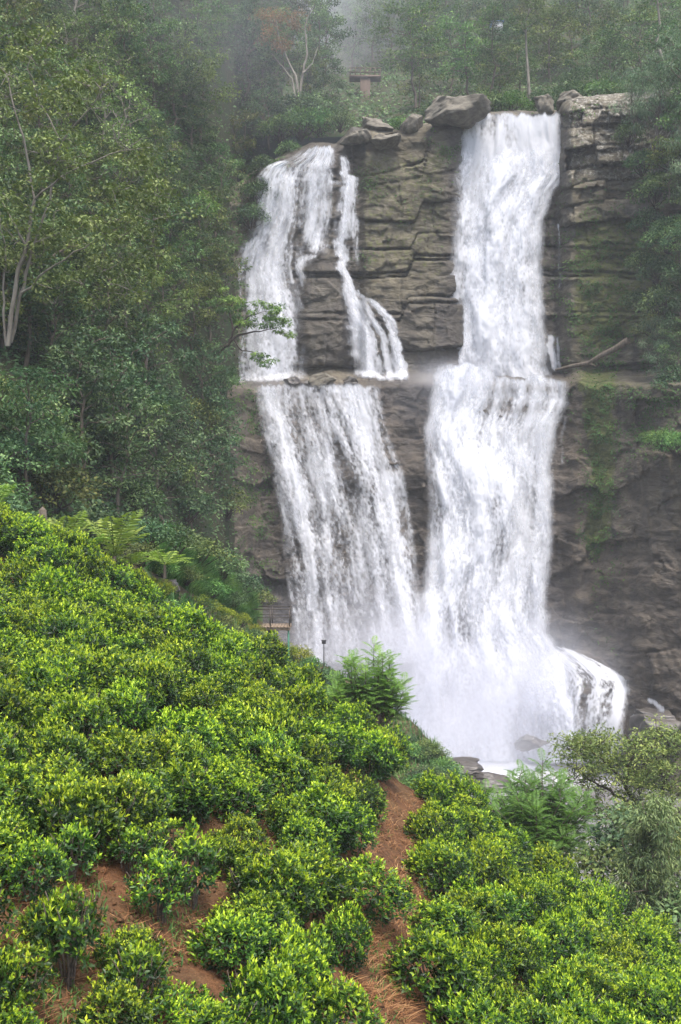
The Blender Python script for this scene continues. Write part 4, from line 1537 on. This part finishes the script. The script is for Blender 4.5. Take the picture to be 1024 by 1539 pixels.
# ------------------------------------------------------------------ pinnate plants
def frond(g, p0, d, L, n, lw, rng, tint, up=np.array([0, 0, 1.]), droop=.35, leafL=.22):
    d = norm(np.asarray(d, float))
    t = np.linspace(0, 1, n)
    c = p0 + d * (L * t)[:, None] - up * (droop * L * t ** 2)[:, None]
    tang = norm(np.gradient(c, axis=0))
    side = norm(np.cross(tang, up + 1e-3))
    nrm = np.cross(side, tang)
    ll = leafL * L * np.sin(math.pi * (.12 + .82 * t)) ** .8
    for sg in (1, -1):
        dd = side * sg + tang * .38 - up * .12 + rng.normal(size=(n, 3)) * .05
        g.leaves(c[1:], dd[1:], nrm[1:] + rng.normal(size=(n - 1, 3)) * .1, ll[1:], lw, np.clip(tint + rng.normal(size=n - 1) * .08, 0, 1), fold=.05, droop=.1)
    g.tube(c[::max(1, n // 5)], np.linspace(.012, .004, len(c[::max(1, n // 5)])) * max(L, .5), 4, tint * .6)


def fern_plant(seed, nf, L, upness, n=15, stem=0.0, leafL=.24, leaf='fern', stemr=.04, tint=.75):
    rng = np.random.default_rng(seed)
    g, s = Geo(), Geo()
    s.tube([(0, 0, -.3), (0, 0, stem * .5), (.02, 0, stem + .05)], [stemr, stemr * .9, stemr * .7], 7)
    for k in range(nf):
        az = k * 2.4 + rng.normal() * .25
        up = upness * rng.uniform(.6, 1.3)
        frond(g, np.array([0, 0, stem]), (math.cos(az), math.sin(az), up), L * rng.uniform(.75, 1.1), n, .032 * L, rng, tint * rng.uniform(.7, 1.25), leafL=leafL)
    return g.build('fern_fronds', M[leaf]), s.build('fern_stem', M['bark'], True)


def plume_tree(seed, plumes, fl, n=12, leaf='fern', tint=.6):
    """small tree: each plume = (base, tip) of a stem that carries pinnate leaves"""
    rng = np.random.default_rng(seed)
    g, s = Geo(), Geo()
    for (b, tpt, nf) in plumes:
        pts = limb_pts(b, tpt, rng, 6, .04, .03)
        s.tube(pts, np.linspace(.035, .008, 6), 5)
        for k in range(nf):
            f = .35 + .65 * (k + .5) / nf
            c = np.array([np.interp(f, np.linspace(0, 1, 6), pts[:, j]) for j in range(3)])
            az = k * 2.4 + rng.normal() * .3
            frond(g, c, (math.cos(az), math.sin(az), .25 + 1.1 * f ** 3), fl * rng.uniform(.7, 1.15), n + 2, .045 * fl, rng,
                  tint * (.55 + .55 * f) * rng.uniform(.8, 1.15), leafL=.22)
    return g.build('plume_leaves', M[leaf]), s.build('plume_stems', M['bark'], True)


FERN = [fern_plant(401, 9, 1.35, 1.9), fern_plant(402, 11, 1.2, 1.3), fern_plant(403, 8, 1.1, .8)]
for (px, py, Y, k, s, lab) in [
        (98, 826, 30.5, 0, 1.05, 'tall light green fern at the brow nearest the brown stump'),
        (128, 830, 31, 1, .8, 'smaller light green fern between two larger ferns'),
        (172, 838, 31, 0, 1.3, 'largest light green fern with upright fronds behind the tea hedge'),
        (196, 850, 31.5, 2, 1.0, 'low light green fern with spreading fronds at the hedge end'),
        (18, 800, 31, 2, .9, 'yellowish fern at the left edge behind the tea hedge'),
        (-10, 770, 30.5, 0, .9, 'yellow green fern cut by the left edge'),
        (248, 850, 34, 2, 1.0, 'fern with one long frond reaching out over the bank')]:
    e = empty('fern', V3(px, py, Y), lab, 'fern')
    e.rotation_euler = (0, 0, random.uniform(0, 6.28))
    e.scale = (s * 1.2, s * 1.2, s * 1.3)
    link('fronds', FERN[k][0], e)
    link('stem', FERN[k][1], e)
s = Geo()
s.tube([(0, 0, -.6), (.02, 0, .1), (.0, .02, .62)], [.14, .12, .11], 9)
st = s.build('tree_stump', M['bark'], True)
link('tree_stump', st, label='short brown tree stump behind the tea hedge beside the ferns', category='stump').location = V3(64, 800, 31)

rl2 = random.Random(9)
pl = []
for k in range(46):
    x = rl2.uniform(-1.25, 1.3)
    h = 2.5 - .75 * abs(x) + rl2.uniform(-.9, .2)
    pl.append(((x * .3, rl2.uniform(-.2, .2), 0), (x, rl2.uniform(-.9, .9), h), 20))
me = plume_tree(411, pl, .62, tint=.62)
e = empty('feather_leaved_tree', V3(558, 1098, 33.5), 'small bright feather leaved tree on the brow in front of the left fall', 'tree')
link('crown', me[0], e)
link('trunk', me[1], e)
pl = []
for k in range(64):
    a, r = rl2.uniform(0, 6.28), 1.6 * math.sqrt(rl2.uniform(.02, 1))
    h = 3.1 - .9 * r + rl2.uniform(-.9, .15)
    pl.append(((.2 * math.cos(a), .2 * math.sin(a), 0), (r * math.cos(a), r * math.sin(a), h), 20))
me = plume_tree(412, pl, .6, leaf='fern', tint=.30)
e = empty('feather_leaved_tree', V3(803, 1310, 29), 'bushy dark green feather leaved tree below the tea brow beside the river', 'tree')
link('crown', me[0], e)
link('trunk', me[1], e)

# ------------------------------------------------------------------ bank growth: clipped hedges, shrubs, grass
YH = gen_shrub(421, .75, .55, 26, .2, 90, .07, .035, 'hedge', .8)
for i, (px, t, s) in enumerate([(205, .02, 1.0), (225, .02, .9), (243, .02, 1.0), (300, .01, .95), (318, .015, 1.0), (336, .02, 1.0), (358, .02, 1.1), (380, .04, 1.1), (408, .05, 1.1), (428, .04, 1.1), (450, .02, 1.2)]):
    b = bank_pt(np.array([float(px)]), np.array([t]))[0]
    e = empty('clipped_shrub', b, 'low yellow green clipped shrub in the row along the stepped path', 'shrub', 'clipped yellow green shrubs along the path')
    e.scale = (s * (.62 + i * .05),) * 3
    e.rotation_euler = (0, 0, i)
    link('foliage', YH[0], e)
    link('stem', YH[1], e)
k = 0
for i in range(64):
    px = random.uniform(215, 700)
    t = random.uniform(.03, .6)
    b = bank_pt(np.array([px]), np.array([t]))[0]
    if 515 < px < 600 and t < .3:
        continue
    kind = random.choice(['shrub', 'oliveshrub', 'greenshrub', 'shrub', 'darkshrub'])
    name, d, cat = DESC[kind]
    w = 'on the bank above the plunge pool' if px > 440 else 'on the bank below the stepped path'
    e = empty(name, b, d + ' ' + w, cat, d + 's ' + w)
    q = random.uniform(.35, .75)
    e.scale = (q, q, q * .8)
    e.rotation_euler = (0, 0, random.uniform(0, 6))
    me = random.choice(KIND[kind])
    link('foliage', me[0], e)
    link('stem', me[1], e)


for (px, py, Y, q, kind) in [(225, 812, 40, .7, 'darkshrub'), (262, 822, 47, .8, 'shrub'), (300, 838, 55, .9, 'oliveshrub'), (335, 858, 62, 1.0, 'shrub'), (365, 885, 69, .9, 'darkshrub'),
                             (245, 855, 41, .4, 'greenshrub'), (282, 868, 48, .5, 'oliveshrub'), (318, 890, 55, .6, 'greenshrub'), (350, 905, 62, .6, 'shrub'), (212, 838, 37, .5, 'oliveshrub'), (385, 905, 74, .9, 'oliveshrub')]:
    plant(kind, px, py, Y, q, 'on the steep grass bank above the path', sz=q * .8)


def bank_grass():
    rng = np.random.default_rng(77)
    g = Geo()
    m = 16000
    px = rng.uniform(190, 725, m)
    t = rng.uniform(-.0, .75, m)
    b = bank_pt(px, t)
    lean = rng.normal(size=(m, 3)) * .25
    lean[:, 2] = 0
    g.blades(b - [0, 0, .1], lean, rng.uniform(.3, .8, m), rng.uniform(.03, .06, m), np.clip(fbm(px / 30, t * 10, 93) * 1.2 - .1 + rng.normal(size=m) * .12, 0, 1))
    # tall grass bank above the path
    m = 14000
    px = rng.uniform(215, 385, m)
    up = np.interp(px, [215, 260, 300, 340, 385], [820, 815, 838, 868, 905])
    dn = np.interp(px, [215, 260, 300, 340, 385], [850, 872, 895, 918, 940])
    v = rng.uniform(-.25, 1, m)
    py = up + (dn - up) * v
    Y = np.interp(px, BKX, BKY) + 7 - 5 * v
    b = P(px, py, Y)
    lean = rng.normal(size=(m, 3)) * .3
    lean[:, 2] = 0
    lean[:, 0] += .2
    hh = .25 + 1.1 * fbm(px / 12, v * 5, 94) ** 1.5
    g.blades(b - [0, 0, .2], lean, hh * rng.uniform(.6, 1.4, m), rng.uniform(.03, .07, m), np.clip(rng.normal(size=m) * .16 + 1.3 * fbm(px / 16, v * 4, 95) - .15, 0, 1))
    link('grass', g.build('grass', M['grass']), kind='stuff')
    # the earth bank that grass grows on
    px, v = np.meshgrid(np.arange(190, 400, 5.0), np.linspace(-.15, 1.3, 16))
    up = np.interp(px, [215, 260, 300, 340, 385], [820, 815, 838, 868, 905])
    dn = np.interp(px, [215, 260, 300, 340, 385], [850, 872, 895, 918, 940])
    Y = np.interp(px, BKX, BKY) + 7.3 - 5 * v
    link('hillside', mesh('grass_bank', P(px, up + (dn - up) * v, Y).reshape(-1, 3), grid_faces(*px.shape), None, M['bank'], True), kind='structure')
    # long reed-like tuft at the right edge of the tea
    g = Geo()
    m = 46
    x, Y = (985 - CX) / F * 23.5, 23.5
    b = np.stack([x + rng.normal(size=m) * .12, Y + rng.normal(size=m) * .12, np.full(m, float(tea_z(x, Y)))], -1)
    lean = rng.normal(size=(m, 3)) * .4
    lean[:, 2] = 0
    g.blades(b, lean, rng.uniform(.5, 1.25, m), rng.uniform(.02, .035, m), rng.uniform(.6, 1, m))
    link('reed_tuft', g.build('reed_tuft', M['fern']), label='tuft of long pale green grass blades at the right brow of the tea', category='grass tuft')


bank_grass()


def undergrowth():
    """low leafy cover of the forest floor on both hills"""
    rng = np.random.default_rng(88)
    g = Geo()
    m = 30000
    px = rng.uniform(-120, 400, m)
    py = rng.uniform(-20, 900, m)
    D = hillD(px, py)
    p = P(px, py, D)
    p += (fbm(p[:, 0] / 2.5, p[:, 2] / 2.5, 81)[:, None] - .5) * np.array([0, 2.2, 0])
    p += np.stack([rng.normal(size=m) * .1, -rng.uniform(0, .8, m), rng.uniform(0, .5, m)], -1)
    g.leaves(p, rng.normal(size=(m, 3)) * [1, 1, .4] - [0, .4, .3], rng.normal(size=(m, 3)) * .5 + [0, -.5, .8],
             rng.uniform(.2, .42, m), rng.uniform(.1, .2, m), np.clip(fbm(p[:, 0], p[:, 2], 89) + rng.normal(size=m) * .1, 0, 1))
    m = 20000
    px = rng.uniform(470, 1100, m)
    py = rng.uniform(-20, 200, m)
    p = P(px, py, backD(px, py))
    p += (fbm(p[:, 0] / 4, p[:, 2] / 4, 82)[:, None] - .5) * np.array([0, 3, 0])
    p += np.stack([rng.normal(size=m) * .1, -rng.uniform(0, 1.2, m), rng.uniform(0, .8, m)], -1)
    g.leaves(p, rng.normal(size=(m, 3)) * [1, 1, .4] - [0, .4, .3], rng.normal(size=(m, 3)) * .5 + [0, -.5, .8],
             rng.uniform(.3, .6, m), rng.uniform(.15, .3, m), np.clip(fbm(p[:, 0], p[:, 2], 90) + rng.normal(size=m) * .1, 0, 1))
    link('undergrowth', g.build('undergrowth', M['broad']), kind='stuff')
    # creepers and ferns rooted in the cracks of the cliff
    g = Geo()
    spots = []
    for (u, v, su, sv, n) in [(885, 400, 35, 70, 3200), (900, 480, 35, 40, 1800), (905, 690, 14, 110, 2600), (888, 800, 10, 30, 500), (990, 662, 30, 16, 900), (370, 640, 16, 120, 3600),
                              (675, 205, 13, 22, 700), (600, 290, 50, 30, 350), (550, 275, 14, 14, 200), (940, 560, 30, 25, 1200), (885, 620, 14, 40, 500), (985, 600, 30, 40, 1500),
                              (395, 800, 14, 50, 700), (380, 300, 12, 50, 900), (548, 385, 7, 6, 110), (420, 240, 16, 10, 200), (870, 160, 20, 8, 150)]:
        c = rng.normal(size=(n, 2)) * [su, sv] + [u, v]
        k = fbm(c[:, 0] / 14, c[:, 1] / 16, 97) > .47
        spots.append(c[k])
    c = np.concatenate(spots)
    c = c[(c[:, 0] > 330) & (c[:, 0] < 1100)]
    U, Vv = c[:, 0], c[:, 1]
    Vv = np.maximum(Vv, np.interp(U, TOPU, TOPV) + 3)
    p = P(U, Vv, rockbase(U, Vv) + rockdetail(U, Vv) - rng.uniform(.0, .35, len(U)))
    m = len(p)
    g.leaves(p, rng.normal(size=(m, 3)) * [1, .5, .5] - [0, .5, .5], rng.normal(size=(m, 3)) * .4 + [0, -.7, .6],
             rng.uniform(.14, .34, m), rng.uniform(.07, .14, m), np.clip(fbm(U / 20, Vv / 20, 99) * 1.1 - .05 + rng.normal(size=m) * .12, 0, 1))
    link('creeper_foliage', g.build('creeper_foliage', M['moss']), kind='stuff')


undergrowth()


# ------------------------------------------------------------------ boulders
def boulder(px, py, Y, sx, sy, sz, seed, label, mat='boulder', rz=0.0, rough=.35, flat=0.0):
    n, m = 72, 44
    th, ph = np.meshgrid(np.linspace(0, 2 * math.pi, n, endpoint=False), np.linspace(-math.pi / 2, math.pi / 2, m))
    d = np.stack([np.cos(ph) * np.cos(th), np.cos(ph) * np.sin(th), np.sin(ph)], -1)
    # blocky superellipsoid broken by facets
    d = np.sign(d) * np.abs(d) ** .72
    rg = np.random.default_rng(seed)
    for k in range(13):                       # split faces
        nn = unit_rand(1, rg)[0]
        nn[2] = abs(nn[2]) if k < 7 else nn[2]
        over = np.maximum((d * nn).sum(-1) - rg.uniform(.52, .8), 0)
        d = d - over[..., None] * nn
    q = fbm(d[..., 0] * 1.7 + seed, d[..., 2] * 1.7 + d[..., 1] * 1.3, seed, 4)
    f1, f2, idv = voro(d[..., 0] * 1.5 + seed + 7, d[..., 2] * 1.5 + d[..., 1] + 7, seed)
    d = d * (1 - rough * .8 + rough * (q - .2) * 1.6 + rough * .3 * (idv - .5) + rough * .35 * np.clip(f2 - f1, 0, .4) + .10 * (fbm(d[..., 0] * 7 + seed, d[..., 2] * 9 + d[..., 1] * 5, seed + 3, 4) - .5))[..., None]
    v = (d * np.array([sx, sy, sz]) / 1.7).reshape(-1, 3)
    fc = []
    for i in range(m - 1):
        for j in range(n):
            fc.append((i * n + j, i * n + (j + 1) % n, (i + 1) * n + (j + 1) % n, (i + 1) * n + j))
    o = link('boulder', mesh('boulder', v, np.array(fc), None, M[mat], True), label=label, category='boulder')
    o.location = V3(px, py, Y)
    o.rotation_euler = (0, 0, rz)
    return o


B = [
    (680, 162, 103.0, 6.0, 4.5, 2.8, 1, 'large flat topped boulder overhanging the crest beside the main fall', 'boulder'),
    (722, 160, 104.5, 1.9, 2.0, 1.9, 2, 'small pale boulder leaning against the large crest boulder', 'boulder'),
    (818, 155, 106.0, 2.0, 2.0, 2.2, 3, 'pale rounded boulder on the crest right of the main fall', 'boulder'),
    (857, 148, 106.0, 3.1, 2.4, 2.0, 4, 'dark boulder on the crest above the blocky right cliff', 'boulder'),
    (560, 190, 105.0, 3.4, 3.0, 1.9, 5, 'rounded grey boulder on the crest beside the bright shrub', 'boulder'),
    (622, 184, 104.5, 2.0, 2.0, 2.3, 6, 'angular pale boulder behind the large crest boulder', 'boulder'),
    (533, 208, 103.5, 2.6, 2.2, 1.6, 7, 'grey boulder at the head of the left fall', 'boulder'),
    (575, 212, 103.0, 3.0, 2.2, 1.4, 8, 'broad low boulder between the two fall heads', 'boulder'),
    (437, 573, 97.6, 1.3, 1.3, 1.0, 9, 'small dark boulder on the ledge below the left fall', 'wetrock'),
    (487, 571, 97.2, 2.3, 1.8, 1.4, 10, 'large mossy rounded boulder on the ledge below the left fall', 'boulder'),
    (458, 576, 97.4, 1.2, 1.2, .7, 11, 'low wet boulder between the two ledge boulders', 'wetrock'),
    (528, 573, 97.6, 1.8, 1.4, .8, 12, 'flat brown boulder at the end of the ledge', 'wetrock'),
    (798, 1114, 88.0, 2.5, 2.2, 1.3, 13, 'smooth dark boulder in the foaming plunge pool', 'wetrock'),
    (690, 1150, 72.0, 4.2, 3.0, 1.2, 14, 'low grey slab of rock at the pool edge below the bank', 'wetrock'),
    (735, 1172, 68.0, 3.4, 2.6, 1.0, 15, 'flat wet rock in the river beside the feather leaved tree', 'wetrock'),
    (985, 1085, 84.0, 5.0, 4.0, 2.8, 16, 'large brown rock beside the pool behind the umbrella tree', 'wetrock'),
    (405, 262, 103.2, 2.3, 2.0, 1.1, 17, 'brown boulder on the lip of the left fall beside the forest', 'boulder'),
    (258, 878, 44.0, .7, .7, .6, 18, 'brown earth coloured boulder at the foot of the grass bank', 'wetrock'),
]
for (px, py, Y, sx, sy, sz, sd, lab, mt) in B:
    boulder(px, py, Y, sx, sy, sz, sd, lab, mt, rz=(sd * .7) % 1.2 - .6)

# fallen trunk lying on the right ledge
s = Geo()
pts = np.array([tuple(V3(*q)) for q in [(945, 511, 93.0), (925, 524, 93.6), (903, 535, 94.5), (885, 546, 95.3), (860, 550, 96.5), (835, 556, 97.2)]])
s.tube(pts - pts[-1], [.3, .26, .24, .2, .17, .08], 8)
s.tube(pts[3:1:-1] - pts[-1] + [[0, 0, 0], [-.4, 0, -.9]], [.12, .03], 6)
o = link('fallen_log', s.build('fallen_log', M['bark'], True), label='grey fallen log sloping down onto the ledge right of the main fall', category='log')
o.location = tuple(pts[-1])

# ------------------------------------------------------------------ viewing platform, lamp, footbridge, hut
def platform():
    o = V3(408, 940, 69.5)
    e = empty('viewing_platform', o, 'small wooden viewing platform with dark railings in front of the left fall', 'platform')
    w, d = 2.5, 2.2
    g = Geo()
    for k in range(12):
        g.box((-w / 2 + (k + .5) * w / 12, 0, 0), (w / 12 - .015, d, .08))
    link('deck', g.build('deck', M['deck']), e)
    for y in (-d / 2 + .1, d / 2 - .1):
        g = Geo()
        g.box((0, y, -.13), (w, .09, .16))
        link('beam', g.build('beam', M['deck']), e)
    for y in (-d / 2 + .05, d / 2 - .05):
        for x in (-w / 2 + .05, 0, w / 2 - .05):
            g = Geo()
            g.box((x, y, .57), (.07, .07, 1.06))
            link('post', g.build('post', M['rail']), e)
        for z, t in ((1.12, .07), (.6, .05)):
            g = Geo()
            g.box((0, y, z), (w + .04, .05, t))
            link('rail', g.build('rail', M['rail']), e)
    for z, t in ((1.12, .07), (.6, .05)):
        g = Geo()
        g.box((w / 2 - .05, 0, z + .005), (.05, d - .1, t))
        link('rail', g.build('rail', M['rail']), e)
    g = Geo()
    g.tube([(-.05, -.6, -2.6), (-.05, -.6, -.2)], [.15, .15], 8)
    link('support_post', g.build('support_post', M['rail'], True), e)
    g = Geo()
    g.tube([(w / 2 - .12, -.9, -2.6), (w / 2 - .12, -.9, -.2)], [.06, .06], 8)
    link('support_post', g.build('green_post', M['greenpipe'], True), e, label='thin green support pole')


platform()


def lamp(px, py, Y, label, h=1.0):
    e = empty('path_lamp', V3(px, py, Y), label, 'lamp')
    g = Geo()
    g.tube([(0, 0, -.6), (0, 0, h - .12)], [.035, .03], 8)
    link('pole', g.build('pole', M['lampmetal'], True), e)
    g = Geo()
    g.box((0, 0, h), (.26, .2, .2))
    g.box((0, 0, h + .12), (.32, .26, .04))
    link('lamp_head', g.build('lamp_head', M['lampmetal']), e)


lamp(487, 990, 70, 'small dark lamp on a thin pole at the brow before the left fall', 1.05)


def bridge():
    o = V3(549, 118, 140)
    e = empty('footbridge', o, 'old brown footbridge on a tall pier in the mist above the falls', 'bridge')
    g = Geo()
    g.box((0, 0, 0), (4.0, 1.6, .3))
    link('deck', g.build('deck', M['concrete']), e)
    g = Geo()
    g.box((0, .02, -2.6), (1.3, 1.3, 4.85))
    g.box((0, .02, -5.3), (1.9, 1.6, .55))
    link('pier', g.build('pier', M['concrete']), e)
    for y in (-.7, .7):
        g = Geo()
        for k in range(7):
            g.box((-1.9 + k * 3.8 / 6, y, .65), (.1, .1, .95))
        for z in (.6, 1.1):
            g.box((0, y + .08, z), (4.0, .06, .08))
        link('railing', g.build('railing', M['concrete']), e)


bridge()


def hut():
    o = V3(747, 50, 150)
    e = empty('hut', o, 'tiny hut with a blue roof among the trees on the hazy hill', 'hut')
    g = Geo()
    g.box((0, 0, .6), (1.3, 2.0, 1.2))
    link('wall', g.build('wall', M['whitewall']), e)
    g = Geo()
    g.add([(-.8, -1.3, 1.15), (.8, -1.3, 1.15), (.8, 0, 1.75), (-.8, 0, 1.75), (-.8, 1.3, 1.15), (.8, 1.3, 1.15)],
          [(0, 1, 2, 3), (3, 2, 5, 4)], [(0, 3, 4), (1, 5, 2)])
    link('roof', g.build('roof', M['blueroof']), e)


hut()


# ------------------------------------------------------------------ mist and haze
def mist_mat(name, dens, nscale, lo, hi):
    m, nt, out = new_mat(name)
    L = nt.links
    tc = N(nt, 'ShaderNodeTexCoord')
    ln = N(nt, 'ShaderNodeVectorMath', operation='LENGTH')
    L.new(tc.outputs['Object'], ln.inputs[0])
    fall = N(nt, 'ShaderNodeMapRange', interpolation_type='SMOOTHSTEP')
    fall.inputs['From Min'].default_value, fall.inputs['From Max'].default_value = 1.0, .15
    L.new(ln.outputs['Value'], fall.inputs['Value'])
    geo = N(nt, 'ShaderNodeNewGeometry')
    nz = N(nt, 'ShaderNodeTexNoise', i_Scale=nscale, i_Detail=3.0)
    L.new(geo.outputs['Position'], nz.inputs['Vector'])
    nr = N(nt, 'ShaderNodeMapRange')
    nr.inputs['From Min'].default_value, nr.inputs['From Max'].default_value = lo, hi
    L.new(nz.outputs['Fac'], nr.inputs['Value'])
    d = math_n(nt, 'MULTIPLY', math_n(nt, 'MULTIPLY', fall.outputs[0], nr.outputs[0]), dens)
    pv = N(nt, 'ShaderNodeVolumePrincipled')
    pv.inputs['Color'].default_value = (.84, .86, .94, 1)
    L.new(d, pv.inputs['Density'])
    L.new(pv.outputs[0], out.inputs['Volume'])
    return m


def mist(px, py, Y, r, dens, nscale=.16, lo=.3, hi=.65):
    n, m = 20, 12
    th, ph = np.meshgrid(np.linspace(0, 2 * math.pi, n, endpoint=False), np.linspace(-math.pi / 2, math.pi / 2, m))
    v = np.stack([np.cos(ph) * np.cos(th), np.cos(ph) * np.sin(th), np.sin(ph)], -1).reshape(-1, 3)
    fc = [(i * n + j, i * n + (j + 1) % n, (i + 1) * n + (j + 1) % n, (i + 1) * n + j) for i in range(m - 1) for j in range(n)]
    me = mesh('mist', v, np.array(fc), None, mist_mat('mist_volume', dens, nscale, lo, hi))
    o = link('mist', me, kind='stuff')
    o.location = V3(px, py, Y)
    o.scale = r
    return o


mist(705, 1065, 90, (21, 7, 11), .20)
mist(570, 1015, 89, (15, 6, 11), .14)
mist(740, 970, 92, (12, 4, 9), .06)
mist(640, 640, 98, (5, 3.5, 8), .10)
mist(690, 572, 97, (6, 2.6, 2.6), .2)
mist(885, 1060, 88.5, (6, 3, 5), .11)
mist(700, 1135, 78, (12, 8, 3.2), .06)
mist(430, 585, 97, (6, 2.2, 2.2), .08)
mist(230, 0, 92, (38, 26, 14), .008, .08)
mist(512, 20, 160, (13, 24, 13), .06, .05)

HAZE = True
if HAZE:
    m, nt, out = new_mat('haze_air')
    pv = N(nt, 'ShaderNodeVolumePrincipled')
    pv.inputs['Color'].default_value = (.90, .95, 1, 1)
    pv.inputs['Density'].default_value = .00045
    nt.links.new(pv.outputs[0], out.inputs['Volume'])
    x0, x1, y0, y1, z0, z1 = -178, 178, -18, 372, -30, 205
    v = [(x, y, z) for x in (x0, x1) for y in (y0, y1) for z in (z0, z1)]
    me = mesh('haze', v, np.array([(0, 1, 3, 2), (4, 6, 7, 5), (0, 4, 5, 1), (2, 3, 7, 6), (0, 2, 6, 4), (1, 5, 7, 3)]), None, m)
    link('haze', me, kind='stuff')

# ------------------------------------------------------------------ light, sky, camera
EL, AZ = math.radians(66), math.radians(160)      # sun high behind the viewer, a little to the right
w = bpy.data.worlds.new('World')
sc.world = w
w.use_nodes = True
nt = w.node_tree
sky = nt.nodes.new('ShaderNodeTexSky')
sky.sky_type = 'NISHITA'
sky.sun_disc = False
sky.sun_elevation = EL
sky.sun_rotation = AZ
sky.air_density = 1.0
sky.dust_density = 4.0
sky.ozone_density = 1.0
bg = nt.nodes['Background']
bg.inputs['Strength'].default_value = .15
nt.links.new(sky.outputs[0], bg.inputs['Color'])
ld = bpy.data.lights.new('sun', 'SUN')
ld.energy = 2.0
ld.angle = math.radians(25)
ld.color = (1, .96, .90)
lo = bpy.data.objects.new('sun', ld)
COL.objects.link(lo)
sd = Vector((math.sin(AZ) * math.cos(EL), math.cos(AZ) * math.cos(EL), math.sin(EL)))
lo.rotation_euler = sd.to_track_quat('Z', 'Y').to_euler()
lo.location = (0, -5, 60)

cd = bpy.data.cameras.new('camera')
cd.sensor_fit = 'VERTICAL'
cd.sensor_height = 36
cd.lens = 36 * F / 1539
cd.clip_end = 2000
cam = bpy.data.objects.new('camera', cd)
COL.objects.link(cam)
cam.location = (0, 0, 0)
cam.rotation_euler = (math.radians(90), 0, 0)
sc.camera = cam

sc.view_settings.view_transform = 'Standard'
sc.view_settings.look = 'None'
sc.view_settings.exposure = 1.38
sc.view_settings.gamma = 1
cy = sc.cycles
cy.max_bounces = 8
cy.diffuse_bounces = 3
cy.glossy_bounces = 2
cy.transmission_bounces = 3
cy.volume_bounces = 2
cy.transparent_max_bounces = 16
cy.use_denoising = True
cy.volume_step_rate = 2.0
cy.caustics_reflective = False
cy.caustics_refractive = False
print('tea bushes', n_tea, 'objects', len(bpy.data.objects))
